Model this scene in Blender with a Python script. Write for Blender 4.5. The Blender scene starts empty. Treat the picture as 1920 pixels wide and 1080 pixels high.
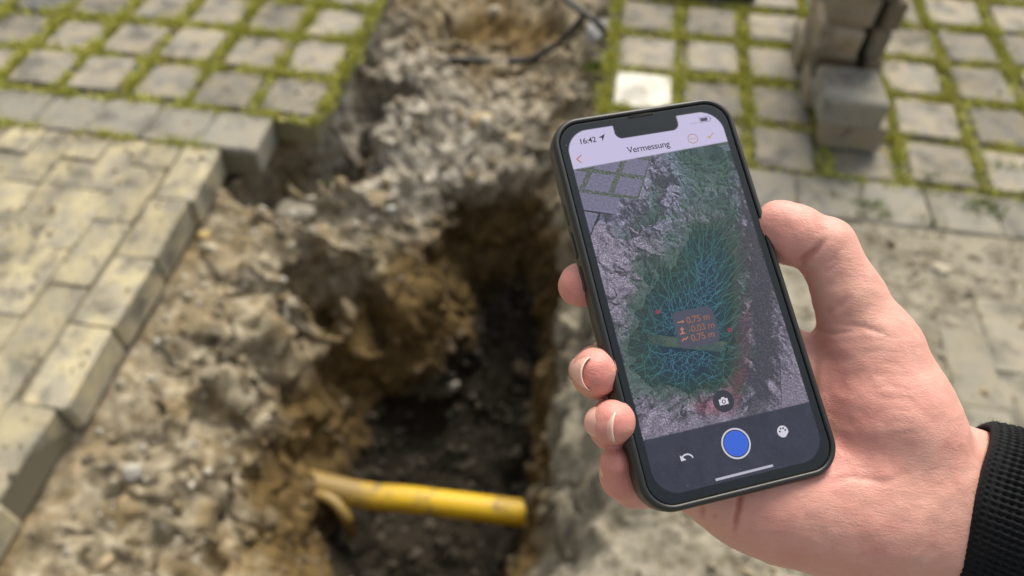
import bpy, math, random
import numpy as np
from mathutils import Matrix, Vector

# ------------------------------------------------------------------ camera, sky, sun, exposure
sc = bpy.context.scene
C = sc.collection
F, CX, CY, H = 1397.0, 960.0, 540.0, 1.37            # focal length in photo pixels, centre, camera height (m)
_n = lambda v: np.asarray(v, float) / np.linalg.norm(v)
DC = _n([1315 - CX, -1170 - CY, F])                   # paving column direction in camera axes (x right, y down, z forward)
DR = np.array([1, (355 - 1397 * .097) / 1710, -.097]); DR = _n(DR - DC * DR.dot(DC))
UPV = -_n(np.cross(DR, DC)) if np.cross(DR, DC)[1] > 0 else _n(np.cross(DR, DC))
RW = np.array([DR, DC, UPV])                          # camera axes -> world axes
CAM = np.array([0, 0, H])
cam_d = bpy.data.cameras.new('camera'); cam = bpy.data.objects.new('camera', cam_d); C.objects.link(cam)
r_, u_, b_ = RW @ [1, 0, 0], RW @ [0, -1, 0], RW @ [0, 0, -1]
cam.matrix_world = Matrix(((r_[0], u_[0], b_[0], 0), (r_[1], u_[1], b_[1], 0), (r_[2], u_[2], b_[2], H), (0, 0, 0, 1)))
cam_d.sensor_width = 36; cam_d.lens = 36 * F / 1920
cam_d.clip_start = .01; cam_d.clip_end = 200
cam_d.dof.use_dof = True; cam_d.dof.focus_distance = .274; cam_d.dof.aperture_fstop = 7.6
sc.camera = cam
SUN_EL, SUN_AZ = math.radians(50), math.radians(12)   # azimuth measured from +Y (away from the viewer) towards +X
world = bpy.data.worlds.new('World'); sc.world = world; world.use_nodes = True
wn = world.node_tree; wn.nodes.clear()
wo = wn.nodes.new('ShaderNodeOutputWorld'); bg = wn.nodes.new('ShaderNodeBackground')
sky = wn.nodes.new('ShaderNodeTexSky'); sky.sky_type = 'NISHITA'; sky.sun_disc = False
sky.sun_elevation = SUN_EL; sky.sun_rotation = SUN_AZ; sky.dust_density = 4; sky.air_density = 1.0; sky.ozone_density = 1
hs = wn.nodes.new('ShaderNodeHueSaturation'); hs.inputs['Saturation'].default_value = .15
wn.links.new(sky.outputs[0], hs.inputs['Color']); wn.links.new(hs.outputs[0], bg.inputs[0]); wn.links.new(bg.outputs[0], wo.inputs[0])
bg.inputs[1].default_value = .072
sun_d = bpy.data.lights.new('sun', 'SUN'); sun_d.energy = 1.5; sun_d.angle = math.radians(24); sun_d.color = (1, .90, .74)
sun = bpy.data.objects.new('sun', sun_d); C.objects.link(sun)
sv = Vector((math.sin(SUN_AZ) * math.cos(SUN_EL), math.cos(SUN_AZ) * math.cos(SUN_EL), math.sin(SUN_EL)))
sun.rotation_euler = sv.to_track_quat('Z', 'Y').to_euler(); sun.location = (2, 3, 5)
EXPO = 1.32
sc.view_settings.view_transform = 'Standard'; sc.view_settings.look = 'None'
sc.view_settings.exposure = EXPO; sc.view_settings.gamma = 1
sc.cycles.use_denoising = True
sc.cycles.max_bounces = 6
rng = np.random.default_rng(7); random.seed(7)

# ------------------------------------------------------------------ helpers
def c2w(p): return (RW @ np.asarray(p, float).T).T + CAM
def px(x, y, Z): return np.array([(x - CX) / F * Z, (y - CY) / F * Z, Z])      # photo pixel at depth Z -> camera axes
def gp(x, y, z=0.0):                                                            # photo pixel on the level z -> world
    d = RW @ np.array([(x - CX) / F, (y - CY) / F, 1]); return CAM + d * ((z - H) / d[2])
def srgb(r, g, b):
    f = lambda c: (c / 255 / 12.92) if c / 255 <= .04045 else ((c / 255 + .055) / 1.055) ** 2.4
    return (f(r), f(g), f(b))

_perm = np.random.default_rng(3).permutation(256); _perm = np.concatenate([_perm, _perm, _perm])
_grad = np.random.default_rng(4).normal(size=(256, 3)); _grad /= np.linalg.norm(_grad, axis=1)[:, None]
def perlin(P):
    P = np.asarray(P, float); I = np.floor(P).astype(int); f = P - I; I &= 255
    w = f * f * f * (f * (f * 6 - 15) + 10); out = 0
    for dx in (0, 1):
        for dy in (0, 1):
            for dz in (0, 1):
                h = _perm[_perm[_perm[(I[:, 0] + dx) & 255] + ((I[:, 1] + dy) & 255)] + ((I[:, 2] + dz) & 255)]
                d = f - [dx, dy, dz]
                ww = (w[:, 0] if dx else 1 - w[:, 0]) * (w[:, 1] if dy else 1 - w[:, 1]) * (w[:, 2] if dz else 1 - w[:, 2])
                out = out + ww * np.einsum('ij,ij->i', _grad[h], d)
    return out
def fbm(P, o=4, g=.5):
    s = 0; a = 1
    for i in range(o): s = s + a * perlin(np.asarray(P) * 2 ** i + 17.3 * i); a *= g
    return s

def mesh(name, v, f, mat=None, smooth=False):
    me = bpy.data.meshes.new(name); me.from_pydata(np.asarray(v).tolist(), [], [list(map(int, q)) for q in f] if not isinstance(f, np.ndarray) else f.tolist()); me.update()
    if mat: me.materials.append(mat)
    if smooth: me.shade_smooth()
    return me
def link(name, me, parent=None, loc=None):
    o = bpy.data.objects.new(name, me); C.objects.link(o)
    if parent is not None: o.parent = parent
    if loc is not None: o.location = loc
    return o
def tag(o, label=None, cat=None, group=None, kind=None):
    if label: o['label'] = label
    if cat: o['category'] = cat
    if group: o['group'] = group
    if kind: o['kind'] = kind
    return o
def colattr(me, name, col):
    a = me.color_attributes.new(name, 'FLOAT_COLOR', 'POINT')
    d = np.ones((len(me.vertices), 4), np.float32); col = np.asarray(col)
    if col.ndim == 1: col = np.stack([col] * 3, 1)
    d[:, :3] = col; a.data.foreach_set('color', d.ravel())

class NT:
    def __init__(s, name):
        s.m = bpy.data.materials.new(name); s.m.use_nodes = True; s.t = s.m.node_tree; s.N = s.t.nodes
        s.b = s.N['Principled BSDF']
    def n(s, typ, **k):
        o = s.N.new(typ)
        for a, v in k.items():
            if a.startswith('i_'):
                key = a[2:]; o.inputs[int(key) if key.isdigit() else key.replace('_', ' ')].default_value = v
            else: setattr(o, a, v)
        return o
    def l(s, a, b): s.t.links.new(a, b)
    def coord(s, kind='Object'):
        return s.n('ShaderNodeTexCoord').outputs[kind]
    def noise(s, scale, detail=4, rough=.55, vec=None, dist=0):
        o = s.n('ShaderNodeTexNoise'); o.inputs['Scale'].default_value = scale; o.inputs['Detail'].default_value = detail
        o.inputs['Roughness'].default_value = rough; o.inputs['Distortion'].default_value = dist
        if vec is not None: s.l(vec, o.inputs['Vector'])
        return o.outputs['Fac']
    def ramp(s, fac, stops):
        o = s.n('ShaderNodeValToRGB'); e = o.color_ramp.elements
        while len(e) < len(stops): e.new(.5)
        for q, (p, c) in zip(e, stops): q.position = p; q.color = (*c, 1) if len(c) == 3 else c
        s.l(fac, o.inputs[0]); return o.outputs[0]
    def mix(s, fac, a, b, mode='MIX'):
        o = s.n('ShaderNodeMix', data_type='RGBA', blend_type=mode)
        for k, v in ((0, fac), (6, a), (7, b)):
            if hasattr(v, 'links') or hasattr(v, 'is_linked'): s.l(v, o.inputs[k])
            else: o.inputs[k].default_value = v if k == 0 else ((*v, 1) if len(v) == 3 else v)
        return o.outputs[2]
    def math(s, op, a, b=None, c=None, clamp=False):
        o = s.n('ShaderNodeMath', operation=op, use_clamp=clamp)
        for k, v in enumerate((a, b, c)):
            if v is None: continue
            if hasattr(v, 'is_linked'): s.l(v, o.inputs[k])
            else: o.inputs[k].default_value = v
        return o.outputs[0]
    def bump(s, h, strength=.3, dist=.002, normal=None):
        o = s.n('ShaderNodeBump'); o.inputs['Strength'].default_value = strength; o.inputs['Distance'].default_value = dist
        s.l(h, o.inputs['Height'])
        if normal is not None: s.l(normal, o.inputs['Normal'])
        return o.outputs[0]
    def out(s, color=None, rough=None, normal=None, **k):
        for key, v in (('Base Color', color), ('Roughness', rough), ('Normal', normal)):
            if v is None: continue
            if hasattr(v, 'is_linked'): s.l(v, s.b.inputs[key])
            else: s.b.inputs[key].default_value = (*v, 1) if key == 'Base Color' else v
        for a, v in k.items(): s.b.inputs[a.replace('_', ' ')].default_value = v
        return s.m

def flat(name, col, rough=.6, **k):
    t = NT(name); return t.out(col, rough, **k)

# ------------------------------------------------------------------ materials of the setting
def m_soil():
    t = NT('soil'); g = t.n('ShaderNodeNewGeometry').outputs['Position']
    a = t.noise(9, 6, .6, g); b = t.noise(24, 5, .55, g); c = t.noise(150, 3, .6, g); w = t.noise(4.0, 3, .5, g)
    grey = t.ramp(b, [(.30, (.085, .068, .042)), (.45, (.20, .168, .114)), (.58, (.30, .258, .182)), (.72, (.47, .425, .33))])
    och = t.ramp(b, [(.25, (.10, .072, .034)), (.5, (.21, .155, .078)), (.75, (.34, .262, .145))])
    top = t.mix(t.ramp(a, [(.47, (0, 0, 0)), (.64, (.85, .85, .85))]), grey, och)
    dust = t.mix(t.ramp(t.noise(22, 6, .7, g, .4), [(.36, (0, 0, 0)), (.66, (1, 1, 1))]), (.085, .077, .056), (.34, .315, .25)); sx = t.n('ShaderNodeSeparateXYZ'); t.l(g, sx.inputs[0])
    kx = t.n('ShaderNodeMapRange', interpolation_type='SMOOTHSTEP'); kx.inputs[1].default_value = -.13; kx.inputs[2].default_value = .02; t.l(t.math('ADD', sx.outputs[0], t.math('MULTIPLY', t.math('SUBTRACT', w, .5), .2)), kx.inputs[0])
    top = t.mix(t.math('MULTIPLY', kx.outputs[0], .85), top, dust)
    vd = t.n('ShaderNodeVectorMath', operation='DISTANCE'); t.l(g, vd.inputs[0]); vd.inputs[1].default_value = (-.62, 1.95, -.18)
    kg = t.n('ShaderNodeMapRange', interpolation_type='SMOOTHSTEP'); kg.inputs[1].default_value = .55; kg.inputs[2].default_value = .24; t.l(t.math('ADD', vd.outputs['Value'], t.math('MULTIPLY', t.math('SUBTRACT', w, .5), .5)), kg.inputs[0])
    lime = t.ramp(b, [(.28, (.145, .13, .105)), (.5, (.31, .285, .24)), (.72, (.55, .53, .48))])
    top = t.mix(t.math('MULTIPLY', kg.outputs[0], .8), top, lime)
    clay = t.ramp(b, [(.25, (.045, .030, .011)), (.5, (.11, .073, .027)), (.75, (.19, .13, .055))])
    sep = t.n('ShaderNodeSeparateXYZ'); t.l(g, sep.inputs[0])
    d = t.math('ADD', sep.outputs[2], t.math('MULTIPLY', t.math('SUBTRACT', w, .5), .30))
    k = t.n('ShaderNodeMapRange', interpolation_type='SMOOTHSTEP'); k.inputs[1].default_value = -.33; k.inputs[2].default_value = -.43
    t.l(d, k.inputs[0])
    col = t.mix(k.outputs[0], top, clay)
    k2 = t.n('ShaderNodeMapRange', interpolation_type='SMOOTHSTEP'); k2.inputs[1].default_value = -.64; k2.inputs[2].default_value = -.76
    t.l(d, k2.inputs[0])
    wet_shade = t.ramp(b, [(.25, (.014, .011, .007)), (.55, (.025, .020, .013)), (.8, (.04, .033, .022))])  # damp floor soil, darkened further to paint in the pit's shade
    col = t.mix(k2.outputs[0], col, wet_shade)
    h = t.math('ADD', b, t.math('MULTIPLY', c, .5))
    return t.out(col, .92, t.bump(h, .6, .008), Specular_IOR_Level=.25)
def m_paver(name, c0, c1, sand, sandamt, spread=.5):
    t = NT(name); oi = t.n('ShaderNodeObjectInfo'); rnd = oi.outputs['Random']
    va = t.n('ShaderNodeVectorMath', operation='ADD'); t.l(t.coord('Object'), va.inputs[0]); cb = t.n('ShaderNodeCombineXYZ'); t.l(t.math('MULTIPLY', rnd, 37), cb.inputs[0]); t.l(t.math('MULTIPLY', rnd, 91), cb.inputs[1]); t.l(cb.outputs[0], va.inputs[1]); g = va.outputs[0]
    n1 = t.noise(14, 5, .6, g); n2 = t.noise(60, 4, .65, g); n3 = t.noise(400, 2, .6, g)
    col = t.mix(n2, c0, c1)
    col = t.mix(t.math('MULTIPLY', t.math('SUBTRACT', n3, .3), .5), col, (.62, .60, .55))
    col = t.mix(t.ramp(t.noise(7, 5, .7, g, .5), [(.38, (.75, .75, .75)), (.52, (0, 0, 0))]), col, tuple(q * .55 for q in c0))
    col = t.mix(t.ramp(n1, [(.42, (0, 0, 0)), (.62, (sandamt,) * 3)]), col, sand)
    v = t.n('ShaderNodeHueSaturation'); t.l(col, v.inputs['Color']); t.l(t.math('MULTIPLY_ADD', rnd, spread, 1 - spread / 2), v.inputs['Value'])
    return t.out(v.outputs[0], .88, t.bump(t.math('ADD', n2, n3), .5, .004), Specular_IOR_Level=.3)
M = {}
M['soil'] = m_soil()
M['paver'] = m_paver('paver', (.135, .126, .108), (.225, .210, .180), (.33, .285, .20), .7)
M['plain'] = m_paver('plain_paver', (.20, .184, .138), (.31, .28, .205), (.48, .415, .25), .75, .32)
M['band'] = m_paver('band_paver', (.16, .152, .132), (.24, .228, .198), (.32, .285, .20), .5, .25)
M['worn'] = m_paver('worn_paver', (.185, .172, .135), (.265, .245, .19), (.33, .295, .21), .6, .2)
M['white'] = m_paver('white_paver', (.62, .60, .54), (.72, .70, .63), (.6, .56, .46), .1, .1)
M['dark'] = m_paver('dark_paver', (.09, .09, .09), (.13, .13, .13), (.15, .15, .14), .3, .1)
M['stack'] = m_paver('stacked_paver', (.14, .118, .086), (.26, .22, .16), (.25, .185, .10), .6, .9)
def m_grass():
    t = NT('moss'); a = t.n('ShaderNodeVertexColor'); a.layer_name = 'col'
    m = t.out(a.outputs[0], .7); t.b.inputs['Subsurface Weight'].default_value = 0; return m
M['grass'] = m_grass()
def m_attr(name, rough):
    t = NT(name); a = t.n('ShaderNodeVertexColor'); a.layer_name = 'col'
    g = t.n('ShaderNodeNewGeometry').outputs['Position']
    col = t.mix(t.math('MULTIPLY', t.noise(180, 4, .6, g), .5), a.outputs[0], (.12, .10, .075))
    return t.out(col, rough, t.bump(t.noise(300, 3, .6, g), .4, .002))
M['gravel'] = m_attr('gravel', .85)

# ------------------------------------------------------------------ soil with the trench
PT, U0, V0, VB = .2055, .409, 1.63, 1.47            # paving pitch, a joint in x, first joint row in y, near edge of the band row
LEFT = -1.055                                          # trench-side edge of the plain paving
ctl = []
def cp(x, y, z): p = gp(x, y, z); ctl.append((p[0], p[1], z))
for q in [  # left bank from the paving down to the pit
    (440, 345, -.20), (400, 400, -.12), (345, 470, -.115), (290, 560, -.11), (240, 650, -.11), (130, 830, -.11), (70, 950, -.12), 
    (550, 350, -.15), (500, 390, -.15), (600, 330, -.16), (620, 420, -.24), (500, 500, -.17), (420, 560, -.14), (450, 650, -.19), (330, 700, -.14), (560, 560, -.24), (520, 640, -.25), (570, 640, -.34),
    (250, 830, -.15), (300, 900, -.18), (390, 1000, -.24), (400, 880, -.22), (200, 1000, -.16), (150, 1075, -.15), (330, 1075, -.22), (400, 780, -.20), (480, 760, -.26), (540, 760, -.44), (470, 880, -.38), (455, 1010, -.45), (430, 1075, -.42),
    (620, 480, -.24), (700, 400, -.25), (770, 500, -.42), (680, 530, -.34), (800, 430, -.37), (560, 690, -.36), (640, 565, -.34),
    (625, 640, -.56), (700, 640, -.62), (780, 600, -.50), (850, 570, -.58), (835, 480, -.50), (640, 740, -.60), (700, 760, -.72),
    # floor
    (950, 560, -.74), (940, 640, -.83), (920, 750, -.92), (890, 860, -.96), (850, 1000, -.98), (760, 1050, -.98), (720, 960, -.95), (800, 900, -.97), (760, 800, -.88), (830, 700, -.72), (860, 640, -.68), (960, 820, -.94), (930, 1000, -.96), (895, 580, -.74),
    # clay hump before the pipe
    (560, 960, -.55), (600, 1040, -.60), (500, 1000, -.47), (640, 960, -.70), (680, 1020, -.86), (660, 1075, -.82), (480, 930, -.43), (590, 920, -.66),
    # right wall
    (1030, 530, -.45), (1045, 480, -.34), (1060, 420, -.28), (1055, 620, -.30), (1100, 700, -.08), (1055, 760, -.32), (1030, 860, -.38), (1100, 900, -.10), (1020, 960, -.42), (1005, 1050, -.45), (1070, 1060, -.22), (1150, 1000, -.05), (1130, 800, -.03),
    (1018, 640, -.76), (1006, 760, -.84), (985, 900, -.90), (968, 1000, -.92), (1012, 560, -.68),
    # rim of the far wall of the pit and its foot
    (835, 350, -.33), (900, 338, -.32), (960, 328, -.32), (1040, 370, -.30), (880, 505, -.65), (940, 500, -.66), (1000, 510, -.65), (850, 430, -.47), (900, 420, -.48), (950, 420, -.49), (1020, 440, -.45),
    # saddle
    (900, 250, -.26), (980, 230, -.26), (880, 295, -.29), (820, 260, -.27), (760, 310, -.25), (1050, 260, -.25), (1080, 320, -.24), (960, 280, -.28),
    (650, 330, -.19), (700, 250, -.16), (640, 250, -.18), (750, 190, -.15), (725, 100, -.13), (745, 30, -.13), (790, 130, -.20), (840, 165, -.27), (930, 185, -.31), (1020, 190, -.29), (1085, 170, -.17), (1105, 120, -.16), (1112, 60, -.16),
    # far hollow with the cable
    (850, 70, -.40), (900, 20, -.42), (950, 80, -.40), (1050, 40, -.36), (800, 40, -.40), (1070, 110, -.36), (930, 125, -.375), (860, 125, -.37), (1000, 130, -.37), (1000, 10, -.40), (960, 160, -.345), (1040, 160, -.33), (890, 160, -.33), (820, 105, -.37)]:
    cp(*q)
for x, y, z in [(-.55, 2.8, -.45), (-.3, 2.8, -.45), (-.1, 2.8, -.2), (-.78, 2.8, -.13), (-.45, 3.3, -.3), (-.45, 3.8, -.1), (-.9, -.5, -.08), (-.7, .1, -.08), (-.4, .1, -.03), (-.15, .1, -.02), (-.5, .40, -.17), (-.3, .40, -.14), (-.15, .42, -.10), (-.68, .38, -.24), (-.45, .64, -.98), (-.3, .62, -1.02), (-.2, .62, -.92), (-.42, .5, -.6), (-.25, .5, -.6)]: ctl.append((x, y, z))
for y in np.arange(-.4, 4.2, .22):
    for x in np.arange(-2.6, 2.3, .22):
        if y < VB - .02:
            if x < LEFT - .02: ctl.append((x, y, -.105))
            elif x > .10: ctl.append((x, y, -.0022))
        elif x > .06 and y < V0 + .03: ctl.append((x, y, -.014))
        elif (x < -.86 and y > V0) or x < -1.0 or x > .06: ctl.append((x, y, -.10))
for x in np.arange(.12, 2.3, .15): ctl += [(x, VB - .015, -.001), (x, VB + .03, -.014), (x, V0 - .03, -.03)]
for y in np.arange(.2, VB, .12): ctl.append((LEFT - .03, y, -.105)); ctl.append((LEFT + .035, y, -.112)); ctl.append((.07, y, -.01))
ctl += [(-1.0, 1.44, -.50), (-.94, 1.43, -.45), (-.925, 1.50, -.60), (-.92, 1.57, -.60), (-.86, 1.60, -.55), (-.81, 1.63, -.50), (-.80, 1.72, -.55), (-.80, 1.82, -.50), (-.80, 1.92, -.50), (-.80, 2.05, -.36), (-.80, 2.2, -.34), (-.70, 1.75, -.15), (-.70, 1.9, -.14), (-.70, 2.05, -.13), (-.83, 1.50, -.17), (-.76, 1.58, -.16), (-.70, 2.2, -.13)]
for y in np.arange(VB, 3.6, .12): ctl.append((-1.02 if y < V0 else -.90, y, -.105)); ctl.append((.02, y, -.11 if y > V0 else -.06))
ctl = np.array(ctl)
def rbf(cp_, x, y, reg=2e-4):
    A = np.hypot(cp_[:, None, 0] - cp_[None, :, 0], cp_[:, None, 1] - cp_[None, :, 1]); n = len(cp_)
    K = np.zeros((n + 1, n + 1)); K[:n, :n] = A - reg * np.eye(n); K[n, :n] = K[:n, n] = 1
    w = np.linalg.solve(K, np.append(cp_[:, 2], 0)); o = np.zeros(len(x))
    for s in range(0, len(x), 20000):
        o[s:s + 20000] = np.hypot(x[s:s + 20000, None] - cp_[None, :, 0], y[s:s + 20000, None] - cp_[None, :, 1]) @ w[:n] + w[n]
    return o
gx = np.concatenate([[-14, -8, -5, -3.5, -2.8], np.arange(-2.3, -1.12, .06), np.arange(-1.12, .26, .0062), np.arange(.26, 2.2, .016), [2.3, 2.8, 3.5, 5, 8, 14]])
gy = np.concatenate([[-14, -8, -4, -2, -1, -.5, -.25], np.arange(-.1, .25, .02), np.arange(.25, 2.75, .0068), np.arange(2.8, 4, .06), [4.5, 5, 6, 8, 14]])
GX, GY = np.meshgrid(gx, gy); X, Y = GX.ravel(), GY.ravel()
Z0 = rbf(ctl, X, Y)
far = (np.abs(X) > 2.6) | (Y < -.6) | (Y > 4.1); Z0[far] = np.where(X[far] > .1, -.06, -.10)
def soil_point(X, Y, Z0):
    P = np.stack([X, Y, Z0], 1)
    inner = np.clip((np.minimum(X - LEFT, .10 - X) + .03) / .1, 0, 1) * np.clip((4 - Y) * 3, 0, 1) * np.clip((Y + .3) * 3, 0, 1)
    dirt = ((X > .04) & (Y < VB)).astype(float)
    a = np.clip(inner * np.clip((-.07 - Z0) / .08, .25, 1), 0, 1) * (1 - .55 * np.clip((-Z0 - .75) / .15, 0, 1))
    big = perlin(P * 7); mid = perlin(P * 20 + 5); fin = perlin(P * 48 + 9); tiny = perlin(P * 105 + 2)
    rid = 1 - np.abs(perlin(P * 15 + 31)) * 2
    dz = a * (.078 * big + .046 * mid + .016 * fin + .007 * tiny + .020 * (rid - .5)) + dirt * (1 - inner * .7) * (.006 * big + .009 * mid + .010 * fin + .006 * tiny)
    sx = a * (.075 * perlin(P * 8 + 40) + .030 * perlin(P * 22 + 60) + .014 * perlin(P * 50 + 70))
    sy = a * (.075 * perlin(P * 8 + 80) + .030 * perlin(P * 22 + 90) + .014 * perlin(P * 50 + 99))
    return np.stack([X + sx, Y + sy, Z0 + dz], 1)
SP = soil_point(X, Y, Z0)
nx, ny = len(gx), len(gy)
ii = (np.arange(ny - 1)[:, None] * nx + np.arange(nx - 1)[None, :]).ravel()
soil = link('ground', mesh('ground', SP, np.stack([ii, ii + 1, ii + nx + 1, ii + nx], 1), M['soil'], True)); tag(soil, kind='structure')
SG = SP.reshape(ny, nx, 3)
def soil_at(x, y):
    i = np.clip(np.searchsorted(gy, y), 1, ny - 1); j = np.clip(np.searchsorted(gx, x), 1, nx - 1); return SG[i, j]
def soil_normal(x, y):
    i = np.clip(np.searchsorted(gy, y), 2, ny - 2); j = np.clip(np.searchsorted(gx, x), 2, nx - 2)
    n = np.cross(SG[i, j + 1] - SG[i, j - 1], SG[i + 1, j] - SG[i - 1, j]); return n / (np.linalg.norm(n, axis=-1, keepdims=True) + 1e-9)

# ------------------------------------------------------------------ paving
def paver_mesh(name, w, l, t, mat, seed, bev=.006):
    r = random.Random(seed); lev = [(-t, bev * .3), (-bev, 0), (-bev * .3, bev * .5), (0, bev * 1.4)]
    def ring(ins, z):
        pts = []; hw, hl = w / 2 - ins, l / 2 - ins; c = .007
        for sx, sy in ((-1, -1), (1, -1), (1, 1), (-1, 1)):
            cxn, cyn = sx * (hw - c), sy * (hl - c)
            ends = [(sx * hw, cyn), (cxn, sy * hl)]
            if sx * sy < 0: ends.reverse()
            pts += [ends[0], ends[1]] if True else []
        return [(x, y, z) for x, y in pts]
    v = []; f = []; jit = [(r.uniform(-1, 1) * bev * .55, r.uniform(-1, 1) * bev * .55) for _ in range(8)]
    for z, ins in lev:
        for (x, y, zz), (a, b) in zip(ring(ins, z), jit): v.append((x + a, y + b, zz + r.uniform(-.0008, .0008)))
    for k in range(len(lev) - 1):
        for i in range(8): f.append((k * 8 + i, k * 8 + (i + 1) % 8, (k + 1) * 8 + (i + 1) % 8, (k + 1) * 8 + i))
    f.append(tuple(range((len(lev) - 1) * 8, len(lev) * 8))); f.append(tuple(range(7, -1, -1)))
    me = mesh(name, v, f, mat); return me
T = .085
pv = [paver_mesh('paver', .166 + .006 * (s % 3 - 1), .163 + .006 * (s % 2), T, M['paver'], s) for s in range(7)]
pv_white = paver_mesh('paver', .17, .168, T, M['white'], 31)
pv_dark = paver_mesh('paver', .19, .19, T, M['dark'], 32)
bp = [paver_mesh('band_paver', .168, .152, T, M['band'], 40 + s) for s in range(4)]
pp = [paver_mesh('plain_paver', .1030, .2075, T, M['plain'], 60 + s, .003) for s in range(6)]

cells = []
for k in range(-14, 9):
    for j in range(0, 9):
        x0, y0 = U0 + k * PT, V0 + j * PT
        xm = x0 + PT / 2
        if -.825 < xm < -.01: continue
        cells.append((xm, y0 + PT / 2, k, j))
# bedding and joint soil of the grass-jointed field: the named structure, its pavers are children
v = []; f = []
def addbox(v, f, x0, x1, y0, y1, z0, z1):
    b = len(v); v += [(x0, y0, z0), (x1, y0, z0), (x1, y1, z0), (x0, y1, z0), (x0, y0, z1), (x1, y0, z1), (x1, y1, z1), (x0, y1, z1)]
    f += [tuple(b + i for i in q) for q in ((0, 3, 2, 1), (4, 5, 6, 7), (0, 1, 5, 4), (1, 2, 6, 5), (2, 3, 7, 6), (3, 0, 4, 7))]
xs_l = [c for c in cells if c[0] < -.5]; xs_r = [c for c in cells if c[0] > -.5]
for grp in (xs_l, xs_r):
    x0 = min(c[0] for c in grp) - PT / 2; x1 = max(c[0] for c in grp) + PT / 2
    if grp is xs_l: x1 -= .012
    else: x0 += .012
    addbox(v, f, x0, x1, V0 + .002, max(c[1] for c in grp) + PT / 2, -.088, -.014)
t = NT('joint_soil'); g = t.n('ShaderNodeNewGeometry').outputs['Position']
M['joint'] = t.out(t.mix(t.noise(40, 4, .6, g), (.13, .115, .07), (.25, .235, .13)), .95)
field = link('pavement', mesh('pavement', v, f, M['joint'])); tag(field, kind='structure')
for xm, ym, k, j in cells:
    me = pv[rng.integers(len(pv))]
    if j == 1 and abs(xm - (-.002 + PT / 2)) < .02: me = pv_white
    if xm < -1.85 and j == 2: me = pv_dark
    o = link('paver', me, field, (xm + rng.normal() * .006, ym + rng.normal() * .006, rng.normal() * .0035))
    o.rotation_euler = (rng.normal() * .008, rng.normal() * .008, rng.normal() * .028 + (math.pi if rng.random() < .5 else 0))
# band row and plain paving: bedding sand is the structure
v = []; f = []
addbox(v, f, -2.4, LEFT - .006, -.3, VB - .004, -.096, -.010)
addbox(v, f, -2.4, -.962, VB - .002, V0 - .002, -.094, -.015)
addbox(v, f, .02, 2.25, VB + .03, V0 - .002, -.094, -.015)
M['bed'] = flat('bedding_sand', (.15, .135, .09), .95)
plain = link('pavement', mesh('pavement', v, f, M['bed'])); tag(plain, kind='structure')
x = -.953
while x > -2.4:
    o = link('band_paver', bp[rng.integers(4)], plain, (x - .085, (VB + V0) / 2 - .002, .001 + rng.normal() * .0015)); o.rotation_euler = (rng.normal() * .006, rng.normal() * .006, rng.normal() * .006); x -= .1705
x = .012
while x < 2.2:
    o = link('band_paver', bp[rng.integers(4)], plain, (x + .085, (VB + V0) / 2 - .002, .001 + rng.normal() * .0015)); o.rotation_euler = (rng.normal() * .006, rng.normal() * .006, rng.normal() * .006); x += .1705
for c in range(12):
    y = VB - .004 - (0 if c % 2 == 0 else .1045); xm = LEFT - .052 - c * .1045
    if c % 2:
        o = link('plain_paver', mesh('plain_paver', *(lambda m_: ([v_.co[:] for v_ in m_.vertices], [tuple(p.vertices) for p in m_.polygons]))(paver_mesh('h', .1025, .102, T, None, 80, .004)), M['plain']), plain, (xm, VB - .004 - .052, 0))
    while y > -.1:
        o = link('plain_paver', pp[rng.integers(6)], plain, (xm + rng.normal() * .001, y - .1045, -.003 + rng.normal() * .002))
        o.rotation_euler = (rng.normal() * .006, rng.normal() * .008, rng.normal() * .004); y -= .209
        if c == 0: o.location.x += rng.normal() * .006 + .003; o.rotation_euler = (rng.normal() * .012, abs(rng.normal()) * .012, rng.normal() * .016)

wp = [paver_mesh('plain_paver', .1035, .208, T, M['worn'], 160 + s, .0025) for s in range(6)]
for c in range(16):
    y = VB - .006 - (0 if c % 2 == 0 else .1045); xm = .335 + c * .1045
    while y > .86:
        o = link('plain_paver', wp[rng.integers(6)], plain, (xm + rng.normal() * .001, y - .1045, rng.normal() * .0022)); o.rotation_euler = (rng.normal() * .008, rng.normal() * .010, rng.normal() * .004); y -= .209

# ------------------------------------------------------------------ moss and grass in the joints (one uncountable mass)
gv, gf, gc = [], [], []
def blade(x, y, z, h, w, ang, lean, col):
    b = len(gv); ca, sa = math.cos(ang), math.sin(ang)
    gv.extend([(x - w * ca, y - w * sa, z), (x + w * ca, y + w * sa, z), (x + lean * sa + w * .5 * ca, y - lean * ca + w * .5 * sa, z + h * .7), (x + lean * 1.8 * sa, y - lean * 1.8 * ca, z + h)])
    gf.append((b, b + 1, b + 2, b + 3)); gc.extend([col] * 4)
def moss_strip(x0, y0, x1, y1, wid, dens):
    n = int(math.hypot(x1 - x0, y1 - y0) * dens * 3300)
    s0 = rng.uniform(0, 50)
    for _ in range(n):
        s = rng.random(); q = rng.normal() * wid * .42
        dx, dy = x1 - x0, y1 - y0; L = math.hypot(dx, dy)
        x = x0 + dx * s - dy / L * q; y = y0 + dy * s + dx / L * q
        m = .5 + .5 * math.sin(x * 37 + s0) * math.sin(y * 41 + s0 * 2) + .35 * math.sin(x * 90 + y * 70)
        if rng.random() > .05 + 1.0 * m: continue
        h = rng.uniform(.005, .013) + .013 * max(m, 0) * rng.random()
        tcol = rng.random()
        col = (.37 + .16 * tcol, .395 + .13 * tcol, .06 + .06 * tcol) if rng.random() > .14 else (.40, .32, .11)
        k = rng.uniform(.65, 1.25); blade(x, y, -.014, h + .010, rng.uniform(.002, .0042), rng.uniform(0, 6.28), rng.normal() * .011, (col[0] * k, col[1] * k, col[2] * k))
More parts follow.
